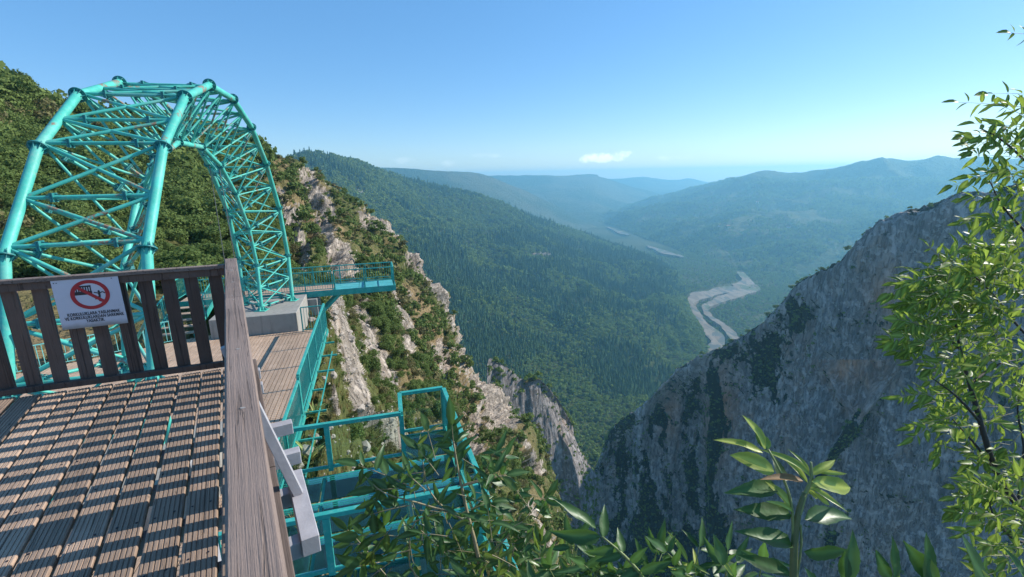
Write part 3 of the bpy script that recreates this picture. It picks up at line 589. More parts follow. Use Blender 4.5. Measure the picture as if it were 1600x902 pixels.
# ------------------------------------------------------------------ walkway behind the arch
wk = empty('walkway', W(-4, 27, ZP), 'turquoise steel walkway jutting out over the cliff behind the arch', 'walkway')
for i in range(12):
    e = 26.46+i*.135
    m = MB(); m.obox(W(-5.85, e+.06, ZP-.015), nV*3.55, eV*.06, Vector((0, 0, .015))); m.build('plank', wood_low, wk)
for n0, n1 in ((-2.28, -1.0), (-.98, .0), (.02, .82)):
    m = MB(); m.obox(W((n0+n1)/2, 27.22, ZP-.01), nV*(n1-n0)/2, eV*.78, Vector((0, 0, .012))); m.build('floor_plate', teal_floor, wk)
for e in (26.38, 28.08):
    m = MB(); m.bar(W(-9.6, e, ZP-.14), W(.86, e, ZP-.14), .1, .3); m.build('side_beam', teal_clean, wk)
m = MB(); m.bar(W(.9, 26.33, ZP-.14), W(.9, 28.13, ZP-.14), .08, .3); m.build('end_beam', teal_clean, wk)
for n_ in np.arange(-9, .8, 1.2):
    m = MB(); m.bar(W(n_, 26.4, ZP-.17), W(n_, 28.05, ZP-.17), .08, .16); m.build('cross_beam', teal_clean, wk)
for e in (26.5, 27.9):
    m = MB(); m.bar(W(-1.95, e, ZP-.25), W(-3.0, e, ZP-1.25), .12, .14); m.build('brace', teal_clean, wk)
railing('walkway_railing', [W(-9.0, 26.42, ZP), W(-2.3, 26.42, ZP)], 1.02, 'barred turquoise railing on the near side of the walkway, behind the foot of the arch', 'railings of the walkway', sp=.125, post=1.4, rail=.05)
railing('walkway_railing', [W(-2.2, 26.42, ZP), W(.86, 26.42, ZP), W(.86, 28.04, ZP)], 1.02, 'open turquoise railing round the tip of the walkway, over the steel plates', 'railings of the walkway', sp=0, post=1.55, rail=.05, bot=.52, postw=.07, postext=.02)
railing('walkway_railing', [W(-9.0, 28.04, ZP), W(.8, 28.04, ZP)], 1.02, 'barred turquoise railing on the far side of the walkway', 'railings of the walkway', sp=.125, post=1.4, rail=.05)
st = empty('stairs', W(-8.4, 24, ZD), 'dark steel stairs climbing from the lower deck to the walkway', 'stairs')
for i in range(5):
    m = MB(); m.obox(W(-8.6, 23.2+i*.62, ZD+.14*(i+1)), nV*.75, eV*.17, Vector((0, 0, .02))); m.build('tread', wood_low, st)
for n_ in (-9.4, -7.82):
    m = MB(); m.bar(W(n_, 22.9, ZD+.02), W(n_, 26.2, ZP-.05), .05, .2); m.build('stringer', teal_clean, st)
railing('stair_railing', [W(-9.42, 22.95, ZD+.1), W(-9.42, 26.0, ZP)], .95, 'sloping turquoise railing on the left of the stairs', 'railings of the stairs', sp=.14, post=1.5)
railing('stair_railing', [W(-7.80, 22.95, ZD+.1), W(-7.80, 26.0, ZP)], .95, 'sloping turquoise railing on the right of the stairs', 'railings of the stairs', sp=.14, post=1.5)
railing('landing_railing', [W(-9.6, 26.45, ZP), W(-9.6, 28.0, ZP)], 1.02, 'small turquoise railing across the left end of the walkway landing', None, sp=.14, post=1.6)

# ------------------------------------------------------------------ glass terrace
gt = empty('glass_terrace', W(-1, 9, ZD), 'turquoise steel terrace with glass floor hanging over the slope', 'terrace')
for e, h_ in ((7.43, .2), (8.41, .08), (9.46, .08), (10.42, .34)):
    m = MB(); m.bar(W(-2.9, e, ZD-.02-h_/2), W(1.5 if e < 8 else 1.42, e, ZD-.02-h_/2), .07, h_); m.build('floor_beam', teal_clean, gt)
for n_ in (-1.5, .27, 1.40):
    m = MB(); m.bar(W(n_, 7.47, ZD-.09), W(n_, 10.37 if n_ < 1 else 11.62, ZD-.09), .06, .12); m.build('floor_beam', teal_clean, gt)
m = MB(); m.bar(W(.27, 10.6, ZD-.11), W(.27, 11.62, ZD-.11), .06, .18); m.build('floor_beam', teal_clean, gt)
m = MB(); m.bar(W(.24, 11.66, ZD-.2), W(1.43, 11.66, ZD-.2), .07, .36); m.build('floor_beam', teal_clean, gt)
m = MB(); m.bar(W(-2.9, 4.6, ZD-.12), W(1.5, 4.6, ZD-.12), .07, .2); m.build('floor_beam', teal_clean, gt)
for n0, n1, e0, e1 in [(a, b2, c, d) for a, b2 in ((-2.85, -1.54), (-1.46, .23), (.31, 1.36)) for c, d in ((7.48, 8.36), (8.46, 9.41), (9.51, 10.37))]+[(.31, 1.36, 10.47, 11.6), (-2.85, -1.54, 4.66, 7.38), (-1.46, .23, 4.66, 7.38), (.31, 1.36, 4.66, 7.38)]:
    m = MB(); m.obox(W((n0+n1)/2, (e0+e1)/2, ZD), nV*(n1-n0)/2, eV*(e1-e0)/2, Vector((0, 0, .012))); m.build('glass_panel', glass, gt)
for q in ((-2.7, 7.43), (.27, 7.43), (-2.7, 10.42), (.27, 10.5)):
    m = MB(); m.bar(W(q[0], q[1]-.02, ZD-.36), W(q[0]-.2, q[1], -9.8), .12, .12, (1, 0, 0)); m.build('support_post', teal_clean, gt)
rl = dict(sp=0, rail=.085, bot=.09, postw=.105, glassy=True)
railing('terrace_railing', [W(-3.03, 10.62, ZD), W(.27, 10.62, ZD), W(.3, 11.7, ZD), W(1.40, 11.7, ZD)], 1.15, 'turquoise glass-filled railing stepping round the back corner of the glass terrace', 'railings of the glass terrace', post=1.62, **rl)
railing('terrace_railing', [W(1.42, 11.62, ZD), W(1.50, 7.5, ZD), W(1.5, 4.7, ZD)], 1.15, 'turquoise glass-filled railing along the drop, on the canyon side of the glass terrace', 'railings of the glass terrace', post=2.1, **rl)
railing('terrace_railing', [W(-2.76, 7.43, ZD), W(.48, 7.43, ZD), W(1.42, 7.43, ZD)], 1.15, 'turquoise railing crossing the middle of the glass terrace, nearest to the wooden deck', 'railings of the glass terrace', post=1.75, **rl)

# ------------------------------------------------------------------ upper wooden deck
CN = Vector((-.45, .69, 0)); CF = Vector((-2.47, 4.17, 0)); d1 = (CN-CF).normalized(); pL = Vector((d1.y, -d1.x, 0))       # pL points left, over the deck
if pL.x > 0: pL = -pL
d2v = Vector((-math.cos(R(20)), -math.sin(R(20)), 0))
Zu = Vector((0, 0, ZU))
vd = empty('viewing_deck', CF+Zu, 'raised deck of weathered grooved boards striped by railing shadows', 'deck')
bw = .142; prof_ = [(-bw/2+.006, 0)]
for g in range(6):
    x = -bw/2+.018+g*(bw-.036)/5; prof_ += [(x-.0035, 0), (x-.0022, -.0045), (x+.0022, -.0045), (x+.0035, 0)]
prof_ += [(bw/2-.006, 0), (bw/2, -.007), (bw/2, -.03), (-bw/2, -.03), (-bw/2, -.007)]
def board(c0, c1, dz, mat, tilt=0.):
    d = (c1-c0).normalized(); s = Vector((-d.y, d.x, 0)); m = MB(); n = len(prof_); v = []
    for c in (c0, c1): v += [c+s*x+Vector((0, 0, z+dz+x*tilt)) for x, z in prof_]
    f = [(i, (i+1) % n, n+(i+1) % n, n+i) for i in range(n)]+[tuple(range(n))[::-1], tuple(range(n, 2*n))]; m.add(v, f); return m.build('board', mat, vd)
nb = 24; rb = random.Random(3)
for i in range(nb):
    off = pL*(.055+bw/2+i*.158); t0 = off.length*math.tan(R(9.5))*1.0
    a = CF+off+Zu; q = CF+d1*0; # start where the front rail crosses
    den = d1.x*d2v.y-d1.y*d2v.x; rel = (CF+d2v*0)-(CF+off); t0 = (rel.x*d2v.y-rel.y*d2v.x)/den+.03
    L = 7.2; cut = rb.choice([2.2, 2.9, 3.4, 4.1, 3.0])+rb.uniform(-.2, .2)
    for s0, s1 in ((t0, cut), (cut+.006, L)):
        sh = pL*rb.uniform(-.006, .006); board(CF+off+sh+d1*s0+Zu, CF+off+sh+d1*s1+Zu, rb.uniform(-.005, .005), wood_deck, rb.uniform(-.02, .02))
def dk(s, off, z): return CF+d1*s+pL*off+Vector((0, 0, z))         # along the side rail, inwards, height
for s in (-.05, .33, 1.22, 1.66, 2.10, 2.54, 2.98, 3.42, 3.86, 4.4, 5.0, 5.6, 6.2, 6.9):
    o_ = .10 if s < .5 else .24 if s < 1.9 else .145
    m = MB(); m.bar(dk(s, -o_, ZU-.118), dk(s, 3.9, ZU-.118), .075, .09); bevel(m.build('joist', white_steel, vd), .004)
m = MB(); m.bar(dk(1.95, -.175, ZU-.098), dk(2.60, -.175, ZU-.098), .085, .10); bevel(m.build('outrigger_beam', white_steel, vd), .004)
m = MB(); m.bar(dk(2.14, .06, -.80), dk(2.20, -.17, ZU-.05), .05, .05, d1); bevel(m.build('rail_strut', white_steel, vd), .003)
for s, o_ in ((.6, .5), (.6, 3.4), (5.6, .5), (5.6, 3.4)):
    m = MB(); m.bar(dk(s, o_, ZU-.33), dk(s, o_, -9.5 if s < 3 else -9), .14, .14, (1, 0, 0)); m.build('steel_post', white_steel, vd)
for o_ in (.5, 1.75, 3.4):
    m = MB(); m.bar(dk(.1, o_, ZU-.23), dk(7.1, o_, ZU-.23), .1, .2); m.build('main_beam', teal_clean, vd)
b2_ = CF+d2v*4.2

# side railing, the one under the camera
sr = empty('wooden_railing', CF+Zu, 'weathered wooden side railing with a broad cracked handrail, running towards the viewer', 'railing', 'wooden railings of the raised deck')
def beam5(c0, c1, w_, h_, ch, mat, root, name):            # handrail with eased edges
    d = (c1-c0).normalized(); s = Vector((-d.y, d.x, 0)).normalized(); m = MB()
    P = [(-w_/2, -h_/2), (w_/2, -h_/2), (w_/2, h_/2-ch), (w_/2-ch, h_/2), (-w_/2+ch, h_/2), (-w_/2, h_/2-ch)]; n = len(P); v = []; N = 14
    for k in range(N+1):
        c = c0.lerp(c1, k/N)
        for x, z in P: v.append(c+s*(x+rng.normal()*.0006)+Vector((0, 0, z+rng.normal()*.0005)))
    f = [(k*n+i, k*n+(i+1) % n, (k+1)*n+(i+1) % n, (k+1)*n+i) for k in range(N) for i in range(n)]+[tuple(range(n))[::-1], tuple(range(N*n, N*n+n))]
    m.add(v, f); o = m.build(name, mat, root); return o
beam5(dk(-.07, .0, -.685), dk(1.655, 0, -.685), .092, .055, .006, wood_rail, sr, 'handrail')
beam5(dk(1.66, 0, -.685), dk(4.6, 0, -.685), .094, .056, .007, wood_rail, sr, 'handrail')
beam5(dk(4.605, 0, -.685), dk(7.2, 0, -.685), .094, .056, .007, wood_rail, sr, 'handrail')
beam5(dk(-.05, 0, ZU+.07), dk(7.2, 0, ZU+.07), .035, .07, .004, wood_rail, sr, 'bottom_rail')
for a_, b_ in ((-.12, 1.93), (1.94, 4.4), (4.41, 7.2)): beam5(dk(a_, -.022, ZU-.012), dk(b_, -.022, ZU-.012), .12, .034, .004, wood_rail, vd, 'edge_board')
bm_ = MB(); bm_.obox((0, 0, .415), (.036, 0, 0), (0, .015, 0), (0, 0, .415)); bal_side = bm_.mesh('baluster'); bal_side.materials.append(wood_post)
aR = math.atan2(d1.y, d1.x)
for i in range(48):
    p = dk(.12+i*.148, .012*rng.normal()*.2, ZU+.105); link('baluster', bal_side, sr, None, Matrix.Translation(p) @ Matrix.Rotation(aR, 4, 'Z') @ Matrix.Rotation(rng.normal()*.006, 4, 'Y'))
for s in (0, 2.12, 4.3, 6.5):
    m = MB(); m.obox(dk(s, .0, (ZU-.12-.715)/2), d1*.04, pL*.035, Vector((0, 0, (-.715-ZU+.12)/2))); bevel(m.build('post', wood_rail, sr), .004)
n_s = MB()
scm = m_plain('screw_steel', (.25, .24, .23), .5)
for s in (.62, 1.15, 1.60, 1.72, 2.7, 3.3): n_s = MB(); n_s.tube(dk(s, .01*rng.normal(), -.6590), dk(s, .005, -.6565), .004, n=8); n_s.build('screw_head', scm, sr)

# front railing
fr = empty('wooden_railing', CF+d2v*1+Zu, 'dark wooden front railing across the end of the raised deck, carrying the warning sign', 'railing', 'wooden railings of the raised deck')
s2 = Vector((-d2v.y, d2v.x, 0))
def fk(t, o_, z): return CF+d2v*t+s2*o_+Vector((0, 0, z))
beam5(fk(.05, 0, -.712), fk(4.2, 0, -.712), .07, .03, .004, wood_rail, fr, 'top_rail')
beam5(fk(.05, 0, -.76), fk(4.2, 0, -.76), .03, .06, .003, wood_post, fr, 'upper_stringer')
beam5(fk(.05, .0, ZU+.045), fk(4.2, .0, ZU+.045), .05, .05, .004, wood_post, fr, 'bottom_rail')
bm_ = MB(); bm_.obox((0, 0, .435), (.048, 0, 0), (0, .014, 0), (0, 0, .435)); bal_f = bm_.mesh('baluster'); bal_f.materials.append(wood_post)
a2 = math.atan2(d2v.y, d2v.x)
for i in range(24):
    p = fk(.15+i*.1745+rng.normal()*.004, .0, ZU+.025); link('baluster', bal_f, fr, None, Matrix.Translation(p-s2*.032) @ Matrix.Rotation(a2, 4, 'Z') @ Matrix.Rotation(rng.normal()*.008, 4, 'Y'))
for t in (4.15,):
    m = MB(); m.obox(fk(t, 0, (ZU-.12-.715)/2), d2v*.04, s2*.035, Vector((0, 0, (-.73-ZU+.12)/2))); m.build('post', wood_rail, fr)

# ------------------------------------------------------------------ warning sign
side = 1 if s2.dot(Vector((0, -1, 0))) > 0 else -1        # towards the viewer
fN = s2*side; SX = -d2v; SZ = Vector((0, 0, 1)); po = fk(0, 0, 0)+fN*.027
def on_rail(u, v):                                        # where a sight line meets the plane of the railing
    k = sight(u, v, 1); return k*(po.dot(fN)/k.dot(fN))
cs = [on_rail(*q) for q in ((80, 439), (187, 431), (197, 504), (97, 517))]
mid = sum(cs, Vector())/4; SWd = ((cs[1]-cs[0]).dot(SX)+(cs[2]-cs[3]).dot(SX))/2; SH = ((cs[0]-cs[3]).z+(cs[1]-cs[2]).z)/2
tl = math.atan2(((cs[1]-cs[0]).z+(cs[2]-cs[3]).z)/2, SWd)*.6
sx = SX*math.cos(tl)+SZ*math.sin(tl); sz = -SX*math.sin(tl)+SZ*math.cos(tl)
sign = empty('warning_sign', mid, 'white warning sign with a red prohibition ring and Turkish text, fixed to the front railing', 'sign')
t = NT('sign_white'); n_ = t.noise(12, detail=5); lz = t.n('ShaderNodeSeparateXYZ'); t.set(lz.inputs[0], t.pos)
sw = t.done(t.pbr(t.mix(t.ramp(t.math('ADD', lz.outputs[2], t.math('MULTIPLY', n_, .05)), mid.z-SH/2+.02, mid.z-SH/2+.085, .75, 0), t.mix(t.ramp(n_, .55, .8, 0, .4), (.60, .58, .64), (.45, .42, .42)), (.20, .17, .13)), .45))
s_red = m_plain('sign_red', (.42, .012, .02), .5, .1); s_blk = m_plain('sign_black', (.012, .012, .02), .5, .1)
def sp_(x, y, z=0.): return mid+sx*(x*SWd)+sz*(y*SH)+fN*z      # x, y in -.5..+.5
m = MB(); m.obox(mid, sx*SWd/2, sz*SH/2, fN*.003); m.build('sign_board', sw, sign)
def disc_poly(name, pts, z, mat, th=.0012):
    n = len(pts); m = MB(); v = [sp_(x, y, z) for x, y in pts]+[sp_(x, y, z+th) for x, y in pts]
    m.add(v, [tuple(range(n))[::-1], tuple(range(n, 2*n))]+[(i, (i+1) % n, n+(i+1) % n, n+i) for i in range(n)]); return m.build(name, mat, sign)
cx, cy, ra, rb_ = .03, .165, .295, .30
m = MB(); n = 56; v = []
for k in range(n):
    t_ = 2*math.pi*k/n; c_, s_ = math.cos(t_), math.sin(t_)
    for q, z in ((1, .0034), (.78, .0034), (.78, .0050), (1, .0050)): v.append(sp_(cx+ra*q*c_, cy+rb_*q*s_, z))
m.add(v, [((k*4+i), (k*4+(i+1) % 4), (((k+1) % n)*4+(i+1) % 4), (((k+1) % n)*4+i)) for k in range(n) for i in range(4)]); m.build('prohibition_ring', s_red, sign)
def strip(x0, y0, x1, y1, w_):
    dx, dy = (x1-x0)*SWd, (y1-y0)*SH; l = math.hypot(dx, dy); ox, oy = -dy/l*w_/SWd, dx/l*w_/SH
    return [(x0+ox, y0+oy), (x0-ox, y0-oy), (x1-ox, y1-oy), (x1+ox, y1+oy)]
disc_poly('slash_bar', strip(cx-ra*.66, cy+rb_*.62, cx+ra*.70, cy-rb_*.60, .012), .0046, s_red)
disc_poly('railing_symbol', [(cx-.235, cy+.005), (cx-.235, cy+.075), (cx+.035, cy+.075), (cx+.035, cy+.005)], .0034, s_blk, .0007)
for k in range(7): disc_poly('railing_symbol', [(cx-.20+k*.0355, cy+.07), (cx-.20+k*.0355, cy+.165), (cx-.182+k*.0355, cy+.165), (cx-.182+k*.0355, cy+.07)], .0034, s_blk, .0007)
disc_poly('railing_symbol', [(cx-.20, cy+.16), (cx-.20, cy+.19), (cx+.035, cy+.19), (cx+.035, cy+.16)], .0034, s_blk, .0007)
hx, hy = cx+.135, cy-.005
disc_poly('falling_figure', [(hx+.018*math.cos(a), hy+.055+.026*math.sin(a)) for a in [k*math.pi/6 for k in range(12)]], .0034, s_blk, .0007)
disc_poly('falling_figure', [(hx-.018, hy+.03), (hx-.016, hy-.05), (hx+.014, hy-.055), (hx+.02, hy+.028)], .0034, s_blk, .0007)
for q in ((hx-.01, hy+.02, hx-.075, hy+.045), (hx+.01, hy+.022, hx+.055, hy+.045), (hx+.055, hy+.045, hx+.09, hy+.012), (hx-.01, hy-.045, hx-.075, hy-.10), (hx+.005, hy-.05, hx-.02, hy-.14), (hx-.02, hy-.135, hx+.01, hy-.15)): disc_poly('falling_figure', strip(*q, .004), .0034, s_blk, .0007)
def lettering(text, y, size, wd):
    cu = bpy.data.curves.new('lettering', 'FONT'); cu.body = text; cu.size = size; cu.align_x = 'CENTER'; cu.align_y = 'CENTER'; cu.extrude = .0006; cu.offset = size*.022; cu.space_character = 1.05
    o = bpy.data.objects.new('lettering', cu); C.objects.link(o); dg = bpy.context.evaluated_depsgraph_get(); me = bpy.data.meshes.new_from_object(o.evaluated_get(dg)); bpy.data.objects.remove(o); me.name = 'lettering'
    c = sp_(.02, y, .0045); M = Matrix.Identity(4); xs = [q.co.x for q in me.vertices]; ex = wd*SWd/(max(xs)-min(xs))
    for i in range(3): M[i][0], M[i][1], M[i][2], M[i][3] = sx[i]*ex, sz[i], fN[i], c[i]
    me.materials.clear(); link('lettering', me, sign, s_blk, M)
fs = SH*.088
lettering('KORKULUKLARA YASLANMAK', -.215, fs, .80); lettering('VE KORKULUKLARDAN SARKMAK', -.292, fs, .90); lettering('YASAKTIR.', -.368, fs, .28)
for x, y in ((-.46, .45), (.40, .46), (-.42, .45)): m = MB(); m.tube(sp_(x, y, .003), sp_(x, y, .006), .0035, n=8); m.build('screw', s_blk, sign)

# screw heads along the joists of the raised deck
m = MB()
for i in range(22):
    for s_ in (.33, 1.22, 1.66, 2.10, 2.54, 2.98, 3.42):
        for q in (-.04, .04):
            p = dk(s_+rng.normal()*.01, .055+bw/2+i*.158+q+rng.normal()*.004, ZU+.004); m.tube(p, p+Vector((0, 0, .003)), .0055, n=6)
m.build('screw_heads', s_blk, vd, kind='stuff')

# ------------------------------------------------------------------ vegetation prototypes
def raw_mesh(name, V, F, tint=None, mat=None, vein=None, smooth=False):
    me = bpy.data.meshes.new(name); V = np.asarray(V, float); F = np.asarray(F, np.int32); k = F.shape[1]
    me.vertices.add(len(V)); me.vertices.foreach_set('co', V.reshape(-1)); me.loops.add(F.size); me.loops.foreach_set('vertex_index', F.reshape(-1))
    me.polygons.add(len(F)); me.polygons.foreach_set('loop_start', np.arange(0, F.size, k, dtype=np.int32)); me.polygons.foreach_set('loop_total', np.full(len(F), k, np.int32))
    if smooth: me.polygons.foreach_set('use_smooth', np.ones(len(F), bool))
    me.update(calc_edges=True)
    for nm, a in (('tint', tint), ('vein', vein)):
        if a is not None: at = me.attributes.new(nm, 'FLOAT', 'POINT'); at.data.foreach_set('value', np.asarray(a, np.float32))
    if mat: me.materials.append(mat)
    return me
def crown(name, n, ls, mat, seed, flat=1., clumps=9, trunk=True):
    g = np.random.default_rng(seed); c = g.normal(size=(clumps, 3)); c /= np.linalg.norm(c, axis=1)[:, None]; c *= (g.random(clumps)**.5*.32)[:, None]; c[:, 2] = c[:, 2]*.9*flat+.52
    cr_ = g.uniform(.14, .27, clumps); ct = g.random(clumps); V = []; T = []
    for i in range(n):
        k = g.integers(clumps); d = g.normal(size=3); d /= np.linalg.norm(d)
        if d[2] < -.5: d[2] *= -.6
        p = c[k]+d*cr_[k]*g.uniform(.72, 1.08)*np.array([1, 1, .85]); nn = d+g.normal(size=3)*.55; nn /= np.linalg.norm(nn)
        a = np.cross(nn, g.normal(size=3)); a /= np.linalg.norm(a); b = np.cross(nn, a); s = ls*g.uniform(.6, 1.3)
        V += [p-a*s-b*s*.55, p+a*s*.2-b*s*.75, p+a*s+b*s*.2, p-a*s*.1+b*s*.7]; T += [np.clip(ct[k]*.6+g.random()*.5, 0, 1)]*4
    F = np.arange(4*n).reshape(n, 4); return raw_mesh(name, V, F, T, mat)
def conifer(name, mat, seed, tiers=6, fingers=8):
    g = np.random.default_rng(seed); V = []; F = []; T = []
    for t in range(tiers):
        z = .08+.84*t/tiers; r = .21*(1-t/tiers)**.85+.02; top = z+.30*(1-.5*t/tiers); o = g.random()*6
        for f in range(fingers):
            a = o+2*math.pi*f/fingers; w_ = math.pi/fingers*.95; rr = r*g.uniform(.75, 1.15); b = len(V)
            V += [(0, 0, min(top, 1)), (rr*math.cos(a-w_)*.75, rr*math.sin(a-w_)*.75, z+.05), (rr*math.cos(a), rr*math.sin(a), z-.02), (rr*math.cos(a+w_)*.75, rr*math.sin(a+w_)*.75, z+.05)]; F.append((b, b+1, b+2, b+3)); T += [g.random()]*4
    return raw_mesh(name, V, F, T, mat)
lf_hill = m_leaf('hill_leaves', (.060, .100, .026), (.165, .215, .062), .75, .25, spec=.1)
lf_dry = m_leaf('dry_leaves', (.12, .115, .045), (.21, .19, .085), .8, .25, spec=.1)
lf_far = m_leaf('far_leaves', (.075, .120, .026), (.21, .27, .065), .8, .2, spec=.05)
lf_con = m_leaf('conifer_needles', (.020, .050, .018), (.080, .130, .045), .8, .1, spec=.05)
lf_grass = m_leaf('dry_grass', (.20, .14, .06), (.36, .29, .13), .8, .3, spec=.05)
hidden = {}
def coll(name, meshes):
    c = bpy.data.collections.new(name)
    for i, me in enumerate(meshes): c.objects.link(bpy.data.objects.new('%s_%02d' % (name, i), me))
    return c
P_near = [crown('bush', 1500, .030, lf_hill, 20+i, 1, 11) for i in range(4)]+[crown('bush', 900, .030, lf_dry, 40, .8, 8)]
P_mid = [crown('bush', 170, .085, lf_hill, 60+i, 1, 8) for i in range(4)]+[crown('bush', 130, .08, lf_dry, 70, .8, 7)]
P_far = [crown('tree', 60, .13, lf_far, 80+i, 1, 6) for i in range(4)]+[conifer('conifer', lf_con, 90+i, 5, 6) for i in range(3)]
P_cliff = [crown('shrub', 110, .10, lf_far, 95+i, .8, 6) for i in range(3)]
def scatter(name, P, sc, rz, ix, protos, lab, cat):
    c = coll(name+'_source', protos)
    me = bpy.data.meshes.new(name); P = np.asarray(P, float); me.vertices.add(len(P)); me.vertices.foreach_set('co', P.reshape(-1)); me.update()
    for nm, a, ty in (('sc', sc, 'FLOAT'), ('rz', rz, 'FLOAT'), ('ix', ix, 'INT')):
        at = me.attributes.new(nm, ty, 'POINT'); at.data.foreach_set('value', np.asarray(a, np.float32 if ty == 'FLOAT' else np.int32))
    ng = bpy.data.node_groups.new(name, 'GeometryNodeTree'); ng.interface.new_socket('Geometry', in_out='INPUT', socket_type='NodeSocketGeometry'); ng.interface.new_socket('Geometry', in_out='OUTPUT', socket_type='NodeSocketGeometry')
    N = ng.nodes; L = ng.links; gi = N.new('NodeGroupInput'); go = N.new('NodeGroupOutput'); ip = N.new('GeometryNodeInstanceOnPoints'); ci = N.new('GeometryNodeCollectionInfo')
    ci.inputs['Collection'].default_value = c; ci.inputs['Separate Children'].default_value = True; ci.inputs['Reset Children'].default_value = True; ip.inputs['Pick Instance'].default_value = True
    def na(n_, t_):
        x = N.new('GeometryNodeInputNamedAttribute'); x.data_type = t_; x.inputs[0].default_value = n_; return x.outputs[0]
    cx_ = N.new('ShaderNodeCombineXYZ'); L.new(na('rz', 'FLOAT'), cx_.inputs[2]); L.new(gi.outputs[0], ip.inputs['Points']); L.new(ci.outputs[0], ip.inputs['Instance']); L.new(cx_.outputs[0], ip.inputs['Rotation']); L.new(na('sc', 'FLOAT'), ip.inputs['Scale']); L.new(na('ix', 'INT'), ip.inputs['Instance Index']); L.new(ip.outputs[0], go.inputs[0])
    o = link(name, me); md = o.modifiers.new('scatter', 'NODES'); md.node_group = ng; return tag(o, lab, cat, kind='stuff')
def sample(H, n, wfun, margin=120):
    G, Nn, rk = H; c = (G[:-1, :-1]+G[1:, 1:]+G[:-1, 1:]+G[1:, :-1])/4; ar = np.linalg.norm(np.cross(G[1:, :-1]-G[:-1, :-1], G[:-1, 1:]-G[:-1, :-1]), axis=2)
    u, v, d = to_px(c.reshape(-1, 3)); u, v, d = (x.reshape(ar.shape) for x in (u, v, d)); ok = (d > 5) & (u > -margin) & (u < 1600+margin) & (v > -margin) & (v < 902+margin)
    wt = ar*ok*wfun(u, v, d, Nn[:-1, :-1], rk[:-1, :-1], c); wt = np.maximum(wt, 0).reshape(-1); p = wt/wt.sum()
    f = rng.choice(len(p), n, p=p); a, b = np.unravel_index(f, ar.shape); s, t_ = rng.random(n)[:, None], rng.random(n)[:, None]
    return (G[a, b]*(1-s)+G[a+1, b]*s)*(1-t_)+(G[a, b+1]*(1-s)+G[a+1, b+1]*s)*t_

# bushes and small trees on the near hillside
def w1(u, v, d, N, rk, c):
    n = fbm(c, (.045, .045, .03), 3); f = np.clip(1.25-rk*1.9, .012, 1)*np.clip(.85+n*1.5+.8*np.exp(-((u-640)/90)**2-((v-560)/110)**2), .08, 2.2)*(d > 25)
    dry = np.exp(-((u-540)/50)**2-((v-590)/95)**2)*(d < 60); deck = (u < 330) & (v > 430) & (d < 34)
    return f*(1-.93*dry)*(1-deck)*np.clip(60/d, .22, 1.6)*(1+.6*(u < 400))
Pn = sample(H1, 13000, w1); un, vn, dn = to_px(Pn)
hn = np.clip(rng.lognormal(.62, .42, len(Pn)), .8, 5.2)*np.where(un < 420, 1.5, .66)*np.clip(dn/70, .55, 1.25)
dryp = rng.random(len(Pn)) < np.where(un > 420, .24, .06)
px_ = hn/dn*FPX; px_[(un < -10) | (un > 1000) | (vn < 0) | (vn > 902) | (dn < 0)] = 0
vis = np.argsort(-px_)[:290]; isv = np.zeros(len(Pn), bool); isv[vis] = True
for j, i in enumerate(vis):
    me = P_near[4 if dryp[i] else j % 4]; o = link('hillside_bush', me)
    o.location = Pn[i]-np.array([0, 0, .12*hn[i]]); o.rotation_euler = (0, 0, rng.random()*6.28); s = hn[i]; o.scale = (s*rng.uniform(.9, 1.3), s*rng.uniform(.9, 1.3), s*.95)
    tag(o, 'brown-tinged dry bush among the green ones on the near hillside' if dryp[i] else 'leafy green bush growing on the near sunlit hillside', 'bush', 'dry bushes on the hillside' if dryp[i] else 'green bushes on the hillside')
k = ~isv; nrm = dn[k] < 85
ix = np.where(dryp[k], 4, rng.integers(0, 4, k.sum()))+np.where(nrm, 0, 5)
scatter('hillside_scrub', Pn[k]-np.array([0, 0, .1])*hn[k][:, None], hn[k]*1.1, rng.random(k.sum())*6.28, ix, P_near+P_mid, 'dense green and brown scrub covering the rest of the near hillside', 'scrub')

# grass tufts and stones
def tuft(seed, mat, n=26):
    g = np.random.default_rng(seed); V = []; F = []; T = []
    for i in range(n):
        a = g.random()*6.28; l = g.uniform(.5, 1); r = g.uniform(.1, .55); b = len(V); dx, dy = math.cos(a), math.sin(a); w_ = .022
        V += [(dx*.04-dy*w_, dy*.04+dx*w_, 0), (dx*.04+dy*w_, dy*.04-dx*w_, 0), (dx*r*.5+dy*w_*.7, dy*r*.5-dx*w_*.7, l*.6), (dx*r*.5-dy*w_*.7, dy*r*.5+dx*w_*.7, l*.6), (dx*r+dy*.003, dy*r, l*.9), (dx*r-dy*.003, dy*r, l*.9)]; F += [(b, b+1, b+2, b+3), (b+3, b+2, b+4, b+5)]; T += [g.random()]*6
    return raw_mesh('tuft', V, F, T, mat)
def wg(u, v, d, N, rk, c): return np.clip(1.2-rk, .05, 1)*(d < 60)*(40/np.maximum(d, 8))**1.5*np.clip(.8+2*fbm(c, (.25, .25, .2), 3), .1, 2)
Pg = sample(H1, 6500, wg, 200); ug, vg_, dg_ = to_px(Pg)
scatter('dry_grass', Pg-np.array([0, 0, .03]), rng.uniform(.18, .5, len(Pg)), rng.random(len(Pg))*6.28, rng.integers(0, 4, len(Pg)), [tuft(1, lf_grass), tuft(2, lf_grass), tuft(3, lf_dry), tuft(4, lf_hill)], 'dry yellow grass and low weeds on the slope under the platforms', 'grass')
def stone(seed, mat):
    g = np.random.default_rng(seed); import bmesh
    bm = bmesh.new(); bmesh.ops.create_icosphere(bm, subdivisions=2, radius=.5)
    for v in bm.verts:
        q = np.array(v.co)*2.2+seed*9; v.co *= 1+.5*float(perlin(q[None])[0])+.18*float(perlin(q[None]*2.5)[0]); v.co.z *= .7
    me = bpy.data.meshes.new('stone'); bm.to_mesh(me); bm.free(); me.materials.append(mat); return me
